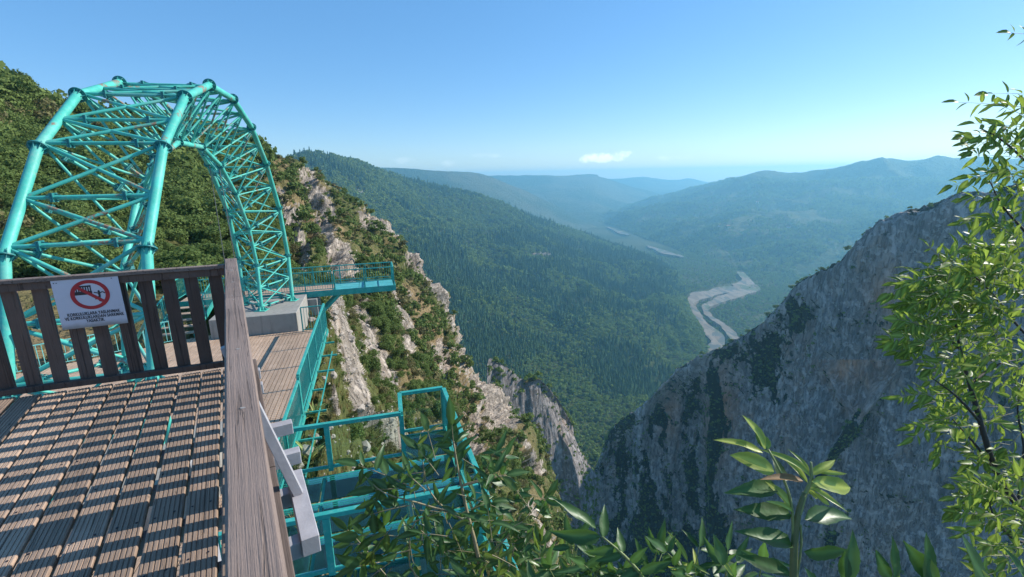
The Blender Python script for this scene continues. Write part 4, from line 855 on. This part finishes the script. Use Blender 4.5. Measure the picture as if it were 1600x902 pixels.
stone_m = m_plain('pale_limestone', (.33, .28, .235), .9, .35, 3, .03)
def ws(u, v, d, N, rk, c): return (d < 75)*(.12+np.clip(rk, 0, 1))*(35/np.maximum(d, 12))**1.2*((u > 430))
Ps = sample(H1, 2200, ws, 100); 
scatter('rubble', Ps, rng.lognormal(-1.75, .65, len(Ps)).clip(.04, .9), rng.random(len(Ps))*6.28, rng.integers(0, 4, len(Ps)), [stone(i, stone_m) for i in range(4)], 'pale limestone rubble and broken rock on the slope', 'stones')

# forest on the mountain, valley woods, cliff shrubs
def w3(u, v, d, N, rk, c): return (rk < .3)*np.clip(.35+2.6*np.abs(fbm(c, (.0065, .0065, 0), 4)), .2, 1.2)*(u > 430)*np.clip(1+1.2*fbm(c, (.004, .004, 0), 3), .15, 2)*np.clip(1400/d, .35, 1.6)
Pf = sample(H3, 70000, w3, 40); uf, vf, df = to_px(Pf); mixn = fbm(Pf, (.0035, .0035, 0), 4)
conif = (1.6*mixn+.13*rng.normal(size=len(Pf)) > -.10+.6*np.clip((uf-1035)/40, 0, 1)+.7*np.clip((vf-615)/50, 0, 1)+.35*np.clip((400-vf)/60, 0, 1))
hf = np.where(rng.random(len(Pf)) < .06, 1.6, 1.)*np.where(conif, rng.uniform(13, 24, len(Pf)), rng.uniform(8, 15, len(Pf)))*np.clip(df/1400, .55, 1.2)
scatter('conifer_forest', Pf, hf, rng.random(len(Pf))*6.28, np.where(conif, rng.integers(4, 7, len(Pf)), rng.integers(0, 4, len(Pf))), P_far, 'dark dense forest covering the mountainside beyond the canyon', 'forest')
def w0(u, v, d, N, rk, c): return (u > 1000)*(v > 395)*(v < 600)*np.clip(1+2.2*fbm(c, (.005, .005, 0), 3), .02, 2)
Pv = sample(H0, 20000, w0, 20); uv_, vv_, dv_ = to_px(Pv)
rv = np.array([(1076, 470), (1100, 460), (1150, 447), (1160, 437)]); river = (seg_dist(uv_, vv_, [(1080, 465), (1110, 458), (1166, 446)]) < 7) | (seg_dist(uv_, vv_, [(1079, 472), (1082, 485), (1092, 500), (1108, 515), (1120, 530), (1116, 550)]) < 5) | (seg_dist(uv_, vv_, [(1125, 468), (1104, 480), (1118, 500), (1148, 530)]) < 4) | (seg_dist(uv_, vv_, [(1160, 448), (1157, 432)]) < 9) | (seg_dist(uv_, vv_, [(1030, 394), (1055, 399)]) < 8)
Pv = Pv[~river]
scatter('valley_woods', Pv, rng.uniform(9, 16, len(Pv)), rng.random(len(Pv))*6.28, rng.choice([0, 1, 2, 3, 3, 4], len(Pv)), P_far, 'light green woods on the valley floor beside the river', 'woods')
def w7(u, v, d, N, rk, c): return (u > 930)*(v > 280)*np.clip(.5+2.6*fbm(c, (.0022, .0022, 0), 4), 0, 2)
Pm = sample(H7, 26000, w7, 20)
scatter('mountain_woods', Pm, rng.uniform(14, 30, len(Pm)), rng.random(len(Pm))*6.28, rng.integers(0, 5, len(Pm)), P_far, 'hazy patches of woodland on the broad mountain to the right', 'woods')
def w9(u, v, d, N, rk, c): return np.clip(1.0-rk*1.05, 0.004, 1)*(u > 930)*np.clip(N[..., 2]+.35, .1, 1)
Pc = sample(H9, 5200, w9, 60); uc, vc, dc = to_px(Pc)
scatter('cliff_shrubs', Pc, rng.lognormal(.95, .45, len(Pc)).clip(1, 7), rng.random(len(Pc))*6.28, rng.integers(0, 3, len(Pc)), P_cliff, 'dark shrubs clinging to the ledges and top of the shaded cliff', 'shrubs')
def w2(u, v, d, N, rk, c): return np.clip(1.15-rk, .02, 1)
Pr = sample(H2, 2600, w2, 60)
scatter('rib_shrubs', Pr, rng.lognormal(1.0, .4, len(Pr)).clip(1.2, 7), rng.random(len(Pr))*6.28, rng.integers(0, 3, len(Pr)), P_cliff, 'green shrubs on the pale rock rib in the canyon', 'shrubs')
# single trees standing out on the rim of the shaded cliff
rim = []
RIM = ['tall, where it steepens', 'just below the tallest', 'second below the tallest', 'the lowest one, above the river bend', 'halfway up the steep part', 'just below the shoulder', 'on the shoulder', 'second from the lower end', 'at the foot of the steep part', 'left on the crest', 'nearest the ash tree']
for (u, v, h) in ((1236, 447, 7), (1208, 475, 6.5), (1196, 486, 6), (1140, 530, 5.5), (1322, 386, 6), (1347, 374, 5), (1385, 340, 5), (1165, 512, 5), (1284, 418, 5.5), (1452, 318, 4.5), (1500, 311, 4)):
    G = H9[0]; c = G.reshape(-1, 3); a, b_, d = to_px(c); i = np.argmin(np.hypot(a-u, b_-(v+6))+(d > 650)*1e3); o = link('rim_tree', crown('rim_tree', 260, .07, lf_hill, int(u), 1, 8)); o.location = c[i]-np.array([0, 0, .5]); o.scale = (h*1.2, h*1.2, h); rim.append(o)
    tag(o, 'small tree on the rim of the shaded cliff, %s' % RIM[len(rim)-1], 'tree', 'small trees on the cliff rim')

# ------------------------------------------------------------------ foreground plants
def leaf_proto(name, Wd, fold, curl, serr, wave, mat, seed, rows=9, tipx=.55):
    g = np.random.default_rng(seed); V = []; vein = []
    for k in range(rows+1):
        x = k/rows; w_ = Wd*3.05*x**.62*(1-x)**1.05*(1+.10*math.sin(5*x+seed)) if 0 < x < 1 else 0.
        if k % 2: w_ *= 1+serr
        b = -curl*x*x; yy = .06*math.sin(2.4*x+seed)*x
        V += [(x, yy+w_, b+fold*w_+wave*math.sin(9*x+seed)*w_), (x, yy, b), (x, yy-w_, b+fold*w_+wave*math.cos(8*x+seed)*w_)]; vein += [0, 1, 0]
    F = []
    for k in range(rows):
        a = 3*k; F += [(a, a+1, a+4, a+3), (a+1, a+2, a+5, a+4)]
    return raw_mesh(name, V, F, [g.random()]*len(V), mat, vein, True)
lm_ash = m_leaf('ash_leaf', (.042, .085, .015), (.23, .31, .048), .45, .5, (.42, .55, .07), True, .45)
lm_dark = m_leaf('glossy_dark_leaf', (.020, .060, .018), (.055, .118, .030), .42, .33, (.20, .40, .06), True, .45)
lm_young = m_leaf('young_leaf', (.21, .29, .045), (.42, .47, .09), .4, .45, (.5, .55, .12), True, .45)
lm_red = m_leaf('reddish_leaf', (.17, .12, .045), (.24, .14, .06), .6, .35, (.4, .22, .1), True, .4)
stem_green = m_plain('green_stem', (.20, .24, .08), .5, .25, 30, .001); bark = m_plain('dark_bark', (.050, .040, .032), .8, .35, 25, .003); stem_tan = m_plain('tan_stem', (.30, .25, .14), .6, .25, 30, .001)
def protos(mat, Wd=.17, s=.10, seed=0): return [leaf_proto('leaf', Wd*f, fo, cu, s, .12, mat, seed+i) for i, (f, fo, cu) in enumerate(((1, .35, .10), (.85, .55, .22), (1.1, .2, .05), (.9, .45, .35)))]
class Plant:
    def __init__(s, name, loc, lab, cat): s.root = empty(name, loc, lab, cat); s.L = []; s.tw = MB()
    def leaf(s, base, tip, me, wsc=1., roll=0., up=None):
        base, tip = Vector(base), Vector(tip); d = tip-base; L = d.length; X = d/L
        up = up if up is not None else Vector((0, -.75, .65)); Y = up.cross(X)
        if Y.length < .05: Y = Vector((1, 0, 0)).cross(X)
        Y.normalize(); Z = X.cross(Y); q = Matrix.Rotation(roll, 3, X); Y = q @ Y; Z = q @ Z; M = Matrix.Identity(4)
        for i in range(3): M[i][0], M[i][1], M[i][2], M[i][3] = X[i]*L, Y[i]*L*wsc, Z[i]*L, base[i]
        s.L.append((M, me))
    def compound(s, a, b, n, ll, me, droop=.35, wsc=1., sag=.12, jit=.25, open_=1.0, r=.0016, spread=None):
        a, b = Vector(a), Vector(b); d = b-a; L = d.length; D = d/L; view = Vector((0, -1, .25)); side_ = D.cross(view).normalized(); side_ = (side_+Vector(rng.normal(size=3)*.25)).normalized()
        pt = lambda t: a+d*t+Vector((0, 0, -sag*L*t*t)); last = a; N = 5
        for k in range(N): s.tw.tube(pt(k/N), pt((k+1)/N), r*(1.15-.6*k/N), r*(1.15-.6*(k+1)/N), 4, False)
        for k in range(n):
            t = .22+.74*k/max(1, n-1)*.93; p = pt(t); l = ll*rng.uniform(.62, 1.28)*(1-.25*abs(t-.6))
            for sg in (1, -1):
                dr = (D*rng.uniform(.45, .85)+side_*sg*open_+Vector((0, 0, -droop))+Vector(rng.normal(size=3)*jit)).normalized(); s.leaf(p+dr*.004, p+dr*l, rng.choice(me), wsc, rng.normal()*.5, Vector((rng.normal()*.4, -.5, .8)))
        dr = (D+Vector((0, 0, -droop*.6))).normalized(); s.leaf(pt(1), pt(1)+dr*ll*1.1, rng.choice(me), wsc, rng.normal()*.4)
    def finish(s, mat, cap=290, lname='leaf', tname='leaf_stalks'):
        siz = []
        for M, me in s.L:
            p = np.array([(M @ Vector((x, 0, 0)))[:] for x in (0, 1)]); u, v, d = to_px(p); inside = (d[0] > .1) and (-40 < u.mean() < 1640) and (-40 < v.mean() < 942); siz.append(np.hypot(u[1]-u[0], v[1]-v[0]) if inside else 0)
        o = np.argsort(-np.array(siz)); 
        for i in o[:cap]: link(lname, s.L[i][1], s.root, None, s.L[i][0])
        rest = o[cap:]
        if len(rest):
            V = []; F = []; T = []; Ve = []; b = 0
            for i in rest:
                M, me = s.L[i]; co = np.empty(len(me.vertices)*3); me.vertices.foreach_get('co', co); co = co.reshape(-1, 3); A = np.array(M); V.append(co@A[:3, :3].T+A[:3, 3]); f = np.empty(len(me.loops), np.int32); me.loops.foreach_get('vertex_index', f); F.append(f.reshape(-1, 4)+b); b += len(co); T.append(np.full(len(co), rng.random())); v_ = np.empty(len(co), np.float32); me.attributes['vein'].data.foreach_get('value', v_); Ve.append(v_)
            link('foliage', raw_mesh('foliage', np.concatenate(V), np.concatenate(F), np.concatenate(T), s.L[rest[0]][1].materials[0], np.concatenate(Ve), True), s.root, kind='stuff')
        if s.tw.v: s.tw.build(tname, mat, s.root, True, kind='stuff')
    def branch(s, pts, r0, r1, mat, name='branch', n=8):
        m = MB(); k = len(pts)-1; P = [Vector(p) for p in pts]; Q = []
        for i in range(k):
            for t in (0, .34, .67): 
                a, b, c, d = P[max(i-1, 0)], P[i], P[i+1], P[min(i+2, k)]; l = (c-b).length; m0 = (c-a).normalized()*l; m1 = (d-b).normalized()*l
                Q.append(b*(2*t**3-3*t*t+1)+m0*(t**3-2*t*t+t)+c*(3*t*t-2*t**3)+m1*(t**3-t*t))
        Q.append(P[-1]); m.poly(Q, [r0+(r1-r0)*i/(len(Q)-1) for i in range(len(Q))], n); m.build(name, mat, s.root, True)

# tree on the right
ash = protos(lm_ash, .165, .10, 3)
tr = Plant('ash_tree', sight(1600, 1000, 2.6)+Vector((.3, .3, -6)), 'backlit leafy ash tree with dark thin branches at the right edge', 'tree')
D0 = 2.5; S_ = lambda u, v, d=0.: sight(u, v, D0+d)
base = S_(1660, 960, .1); foot = Vector((base.x+.35, base.y+.5, -9.5))
tr.branch([foot, foot.lerp(base, .55)+Vector((.1, 0, 0)), base, S_(1625, 850), S_(1590, 790), S_(1556, 735), S_(1532, 660), S_(1515, 600), S_(1500, 545, .05), S_(1492, 500, .1)], .028, .004, bark, 'trunk', 10)
for q in ([(1625, 850, 0), (1650, 700, .2), (1660, 500, .3), (1650, 300, .3), (1622, 170, .3), (1625, 60, .3)], [(1655, 560, .25), (1600, 520, .2), (1560, 470, .1), (1520, 430, 0), (1480, 415, 0)], [(1532, 660, 0), (1495, 620, -.05), (1455, 590, -.05)], [(1556, 735, 0), (1520, 690, 0), (1488, 655, 0)], [(1515, 600, 0), (1560, 570, .1), (1600, 560, .2)], [(1650, 420, .3), (1600, 360, .2), (1565, 320, .1), (1545, 280, .1)], [(1650, 300, .3), (1600, 250, .2), (1560, 215, .1), (1530, 200, .1)], [(1590, 790, 0), (1600, 700, .1), (1590, 640, .15), (1600, 590, .2)], [(1625, 850, 0), (1580, 840, -.1), (1550, 800, -.1), (1545, 770, -.1)], [(1500, 545, .05), (1470, 520, 0), (1440, 500, 0)]):
    tr.branch([S_(*p) for p in q], .008, .0025, bark, 'branch', 6)
exp_ = [((1640, 60, .1), (1580, 46, 0), 3), ((1650, 175, .1), (1500, 150, 0), 6), ((1650, 205, .1), (1525, 185, 0), 6), ((1650, 215, .2), (1515, 216, .1), 6), ((1640, 150, .2), (1545, 140, .1), 4), ((1620, 250, .2), (1520, 235, .1), 5), ((1640, 280, .2), (1515, 268, .1), 6), ((1620, 300, .1), (1520, 300, 0), 5), ((1630, 320, .2), (1545, 335, .1), 5), ((1640, 235, .1), (1560, 225, 0), 4), ((1620, 190, .1), (1570, 165, .1), 4)]
for a, b, n_ in exp_: tr.compound(S_(*a), S_(*b), n_, .088, ash, .15, .85, .05, .2, .75)
for (u0, v0, ru, rv_, n_, dd) in ((1575, 215, 40, 60, 8, .25), (1580, 300, 45, 55, 15, .2), (1590, 370, 30, 40, 8, .2), (1505, 430, 70, 26, 30, 0), (1500, 470, 75, 38, 42, .05), (1560, 450, 50, 50, 26, .15), (1470, 520, 45, 42, 24, 0), (1530, 530, 60, 38, 20, .15), (1585, 540, 30, 60, 12, .2), (1480, 600, 45, 25, 11, 0), (1540, 640, 50, 40, 14, .1), (1500, 655, 30, 22, 6, 0), (1585, 640, 30, 50, 11, .2), (1575, 720, 30, 35, 8, .1), (1565, 800, 30, 48, 20, -.05), (1590, 860, 22, 45, 14, 0), (1545, 770, 22, 24, 8, -.05)):
    for k in range(n_):
        r_ = math.sqrt(rng.random())*.95; an = rng.random()*6.28; u, v = u0+12+ru*r_*math.cos(an), v0+rv_*r_*math.sin(an); dep = dd+rng.normal()*.16
        th = rng.normal()*.7+(math.pi*.93 if rng.random() < .75 else math.pi*.35); l = rng.uniform(45, 80); tr.compound(S_(u, v, dep), S_(u+l*math.cos(th), v-l*.75*math.sin(th), dep-.05), int(rng.integers(3, 6)), .074, ash, .30, .95, .1, .3, .8)
tr.finish(stem_tan)

# shrub in front of the glass terrace
dk_ = protos(lm_dark, .135, .09, 30); gl = protos(m_leaf('mid_green_leaf', (.035, .075, .018), (.10, .16, .03), .35, .4, (.28, .4, .05), True, .6), .16, .09, 40)
shb = Plant('leafy_shrub', sight(700, 1000, 1.9)+Vector((0, 0, -5)), 'glossy dark green leafy shrub in front of the glass terrace', 'shrub')
D1 = 1.75; Q_ = lambda u, v, d=0.: sight(u, v, D1+d)
b0 = Q_(760, 960, .1); ft = Vector((b0.x+.2, b0.y+.4, -8.8))
shb.branch([ft, ft.lerp(b0, .6)+Vector((-.1, 0, 0)), b0, Q_(745, 860), Q_(730, 800), Q_(715, 730), Q_(709, 690)], .013, .0022, stem_tan, 'stem', 8)
for q in ([(760, 960, .1), (650, 900, .1), (640, 850, .05), (650, 815, 0), (690, 800, 0)], [(650, 900, .1), (640, 930, .1), (560, 860, 0)], [(735, 820, 0), (690, 790, 0), (668, 760, 0), (661, 722, 0)], [(700, 800, 0), (650, 785, 0), (600, 770, -.05), (570, 745, -.05)], [(750, 880, .1), (800, 830, .1), (820, 790, .1)], [(720, 760, 0), (780, 745, 0), (820, 740, .05)]):
    shb.branch([Q_(*p) for p in q], .0038, .0015, stem_tan, 'stem', 6)
for a, b, n_, ll in (((709, 700, 0), (706, 662, 0), 3, .10), ((712, 740, 0), (709, 685, 0), 3, .10), ((715, 760, 0), (790, 735, 0), 4, .085), ((640, 760, 0), (560, 720, 0), 4, .09), ((650, 765, 0), (585, 760, -.05), 4, .09), ((640, 790, 0), (575, 800, 0), 4, .085), ((663, 770, 0), (660, 715, 0), 4, .085), ((640, 840, 0), (560, 830, 0), 4, .10), ((640, 860, 0), (555, 880, 0), 4, .10)): shb.compound(Q_(*a), Q_(*b), n_, ll, dk_, .35, 1.1, .1, .3, .9, .002)
for (u0, v0, ru, rv_, n_, dd, me) in ((690, 790, 75, 45, 26, .1, dk_), (640, 750, 55, 22, 8, .05, dk_), (770, 760, 50, 28, 12, .1, dk_), (640, 870, 75, 38, 22, .05, dk_), (720, 860, 70, 45, 24, .15, dk_), (805, 840, 42, 62, 36, .1, gl), (790, 890, 60, 26, 22, .05, gl), (690, 730, 35, 25, 7, .05, gl), (600, 890, 50, 20, 9, 0, dk_), (665, 830, 60, 30, 10, 0, gl)):
    for k in range(int(n_*(.42 if u0 < 700 else .6))):
        r_ = math.sqrt(rng.random()); an = rng.random()*6.28; u, v = u0+ru*r_*math.cos(an), v0+rv_*r_*math.sin(an); dep = dd+rng.normal()*.12; th = rng.random()*6.28; l = rng.uniform(40, 70)
        shb.compound(Q_(u, v, dep), Q_(u+l*math.cos(th), v-l*.8*math.sin(th), dep), int(rng.integers(2, 4)), .082 if me is dk_ else .066, me, .55, 1.0, .1, .35, .85)
shb.finish(stem_tan)

# sapling with large leaflets, and the low leaves along the bottom edge
lg = [leaf_proto('leaf', .138*f, fo*1.25, cu*1.5, .09, .20, lm_dark, 50+i, 11) for i, (f, fo, cu) in enumerate(((1, .3, .06), (1.05, .5, .12), (.95, .15, -.05)))]
yl = [leaf_proto('leaf', .108*f, fo*1.2, cu*1.5, .06, .2, lm_young, 60+i, 11) for i, (f, fo, cu) in enumerate(((1, .45, .12), (.8, .6, .3)))]; rl_ = [leaf_proto('leaf', .12, .5, .2, .05, .1, lm_red, 66, 11)]
sp1 = Plant('sapling', sight(1242, 1000, .85)+Vector((0, 0, -1)), 'young sapling with bright green shoot tip and large dark leaflets, low centre right', 'sapling')
D2 = .85; T_ = lambda u, v, d=0.: sight(u, v, D2+d)
bb = T_(1240, 980); ft = Vector((bb.x+.1, bb.y+.5, -9))
sp1.branch([ft, ft.lerp(bb, .7), bb, T_(1240, 900), T_(1242, 840), T_(1248, 800), T_(1257, 770)], .010, .0040, m_plain('sapling_stem', (.11, .13, .045), .55, .3, 40, .001), 'stem', 10)
sp1.branch([T_(1248, 803), T_(1257, 775), T_(1268, 748), T_(1267, 722)], .0050, .0018, stem_green, 'shoot', 8)
sp1.branch([T_(1240, 850), T_(1238, 800), T_(1232, 770), T_(1218, 735), T_(1200, 702)], .0028, .0018, stem_green, 'leaf_stalk', 6); sp1.branch([T_(1246, 900), T_(1252, 850), T_(1251, 820)], .002, .002, stem_green, 'leaf_stalk', 6)
for a, b, me, ws_, ro, dz in (((1196, 702), (1171, 651), yl[0], 1.1, .3, 0), ((1201, 702), (1183, 670), lg[0], 1.6, -.4, .01), ((1192, 708), (1121, 681), yl[0], .9, .5, 0), ((1210, 738), (1146, 712), yl[0], 1.9, .1, 0), ((1255, 752), (1196, 742), rl_[0], .8, .6, 0), ((1213, 762), (1138, 764), lg[1], 1., .3, .01), ((1237, 806), (1148, 788), lg[0], 1.05, .4, 0), ((1237, 851), (1157, 822), lg[1], 1.05, .5, 0), ((1236, 900), (1152, 860), lg[0], 1., .4, .02), ((1257, 812), (1342, 803), lg[1], .9, -.4, .02), ((1256, 862), (1332, 868), lg[0], .95, .5, .01), ((1230, 752), (1203, 712), lg[2], 1.4, .1, .01),
 ((1266, 745), (1212, 694), yl[1], 1., .3, 0), ((1266, 742), (1306, 714), yl[0], 1.2, -.3, 0), ((1268, 735), (1327, 740), yl[0], .7, .2, .01), ((1268, 752), (1350, 760), yl[0], .95, .1, -.01), ((1266, 762), (1322, 786), yl[1], .9, -.2, 0), ((1264, 765), (1318, 802), yl[1], .6, .3, 0), ((1262, 766), (1297, 788), yl[1], .8, .4, 0), ((1236, 792), (1203, 754), yl[0], 1.3, .2, 0), ((1264, 740), (1244, 700), yl[1], .9, .2, .01), ((1262, 755), (1226, 708), yl[1], .9, -.2, .005), ((1260, 770), (1290, 742), lg[2], 1., .2, .015), ((1240, 800), (1206, 782), yl[0], .7, .3, 0)):
    sp1.leaf(T_(*a, dz), T_(*b, dz+rng.normal()*.02), me, ws_, ro)
sp1.finish(stem_green)
lo1 = Plant('low_sapling', sight(960, 1000, 1.0)+Vector((0, 0, -1)), 'dark glossy-leaved sapling rising from the bottom edge, left of centre of the shaded cliff', 'sapling')
D3 = 1.05; U_ = lambda u, v, d=0.: sight(u, v, D3+d)
bb = U_(1040, 1000); ft = Vector((bb.x, bb.y+.6, -9.2)); lo1.branch([ft, ft.lerp(bb, .7), bb, U_(1005, 905), U_(975, 868), U_(940, 838)], .008, .0018, stem_green, 'stem', 8)
for a, b, ws_, ro in (((931, 826), (866, 772), .62, .5), ((938, 839), (856, 832), .85, -.2), ((942, 840), (948, 786), 1., .2), ((972, 864), (968, 822), 1.2, .3), ((972, 866), (930, 880), 1., .2), ((985, 878), (1012, 858), 1., .1), ((960, 855), (915, 865), 1., -.3), ((1000, 893), (960, 905), 1.1, .1), ((990, 885), (1008, 918), 1., .4), ((1000, 893), (1050, 880), .9, .2)): lo1.leaf(U_(*a), U_(*b, rng.normal()*.02), lg[int(rng.integers(3))], ws_, ro)
for (u0, v0, ru, rv_, n_) in ((960, 908, 95, 22, 10), (1060, 906, 80, 16, 8), (1130, 908, 60, 14, 5), (890, 918, 60, 16, 5)):
    for k in range(n_):
        u, v = u0+ru*rng.uniform(-1, 1), v0+rv_*rng.uniform(-.6, 1); th = rng.uniform(.2, 2.9); l = rng.uniform(35, 60); lo1.compound(U_(u, v, .15), U_(u+l*math.cos(th), v-l*math.sin(th), .15+rng.normal()*.05), 2, .068, lg if rng.random() < .9 else yl, .3, .95, .1, .35, .9)
lo1.leaf(U_(1131, 884), U_(1120, 834), lg[0], 1.3, .2); lo1.leaf(U_(1145, 900), U_(1122, 868), yl[0], .9, .2); lo1.finish(stem_green)
lo2 = Plant('low_sapling', sight(1450, 1000, .75)+Vector((0, 0, -1)), 'row of large curled glossy leaves along the bottom edge, right of the young sapling', 'sapling')
D4 = .8; V_ = lambda u, v, d=0.: sight(u, v, D4+d)
bb = V_(1440, 1040, .05); ft = Vector((bb.x, bb.y+.6, -9.2)); lo2.branch([ft, ft.lerp(bb, .7), bb, V_(1420, 960), V_(1400, 915)], .008, .002, stem_green, 'stem', 8)
for q in ([(1430, 980), (1340, 950), (1318, 905)], [(1420, 960), (1445, 930), (1462, 905)], [(1430, 980), (1510, 950), (1545, 915)]): lo2.branch([V_(*p) for p in q], .003, .0015, stem_green, 'leaf_stalk', 6)
for a, b, me, ws_, ro in (((1322, 905), (1343, 834), lg[1], 1.2, .25), ((1318, 905), (1325, 862), lg[0], 1.4, -.2), ((1396, 905), (1402, 838), lg[0], 1.1, .4), ((1392, 905), (1362, 858), lg[2], 1.3, -.3), ((1460, 912), (1436, 832), lg[2], 1.6, .25), ((1462, 912), (1420, 845), lg[0], 1.2, -.3), ((1548, 918), (1492, 838), lg[2], 1.45, .3), ((1550, 915), (1510, 880), yl[0], 1.3, .1), ((1395, 925), (1402, 890), yl[0], 1.8, 0), ((1600, 905), (1578, 855), lg[1], 1., .4), ((1285, 930), (1262, 885), lg[0], 1.1, .2)): lo2.leaf(V_(*a), V_(*b), me, ws_, ro)
lo2.finish(stem_green)

# spiky rosettes under the terrace
def rosette(u, v, d, s, lab, seed):
    g = np.random.default_rng(seed); p = sight(u, v, d); pl = Plant('spiky_plant', p, lab, 'plant'); me = leaf_proto('blade', .055, .5, .45, 0, .02, m_leaf('blade_leaf%d' % seed, (.20, .24, .06), (.36, .36, .11), .5, .3, (.5, .5, .15), True), seed, 9)
    for k in range(34):
        a = g.random()*6.28; e = g.uniform(.1, 1.3); dr = Vector((math.cos(a)*math.cos(e), math.sin(a)*math.cos(e), math.sin(e))); pl.leaf(p, p+dr*s*g.uniform(.6, 1.1), me, 1, 0, Vector((0, 0, 1)))
    pl.finish(stem_green, lname='blade')
rosette(484, 722, 12.2, .7, 'yellow-green spiky plant on the slope, just behind the back railing of the glass terrace', 5)
rosette(492, 650, 14.2, .5, 'yellow-green spiky plant on the slope, beside the lower deck railing', 6)

# far houses on the mountain to the right
hm = m_plain('white_render', (.75, .73, .70), .7, .1); hr = m_plain('red_roof', (.35, .14, .09), .8, .2)
for u, v_, L_ in ((1183, 318, 'upper white house on the hazy mountain slope to the right'), (1124, 355, 'lower left white house on the hazy mountain slope'), (1138, 356, 'lower right white house on the hazy mountain slope'), (1232, 357, 'farthest right white house on the hazy mountain slope')):
    c = H7[0].reshape(-1, 3); a, b_, d = to_px(c); i = int(np.argmin(np.hypot(a-u, b_-v_))); p = Vector(c[i]); h_o = empty('house', p, L_, 'house', 'white houses scattered on the far slope')
    m = MB(); m.obox(p+Vector((0, 0, 5)), (11, 0, 0), (0, 8, 0), (0, 0, 9)); m.build('wall', hm, h_o)
    m = MB(); q = p+Vector((0, 0, 14.05)); m.add([q+Vector(t_) for t_ in ((-12, -9, 0), (12, -9, 0), (12, 9, 0), (-12, 9, 0), (-12, 0, 5), (12, 0, 5))], [(0, 1, 5, 4), (2, 3, 4, 5), (0, 4, 3), (1, 2, 5), (0, 3, 2, 1)]); m.build('roof', hr, h_o)

# ------------------------------------------------------------------ haze
lo = min(float(np.min(g[0][..., 2])) for g in (H0, H1, H2, H3, H7, H9))
hz = MB(); zt = max(float(np.max(g[0][..., 2])) for g in (H0, H1, H2, H3, H7, H9))+16; zb = min(lo, -560)-60; hz.obox((1750, 5050, (zt+zb)/2), (11800, 0, 0), (0, 7250, 0), (0, 0, (zt-zb)/2))
t = NT('haze'); vp = t.n('ShaderNodeVolumePrincipled'); vp.inputs['Color'].default_value = (.32, .74, 1, 1); vp.inputs['Density'].default_value = 1.35e-4; vp.inputs['Anisotropy'].default_value = .35
t.t.links.new(vp.outputs[0], t.o.inputs['Volume'])
h_ = hz.build('haze', t.m, None, kind='stuff'); tag(h_, 'pale blue summer haze filling the valley air', 'haze')
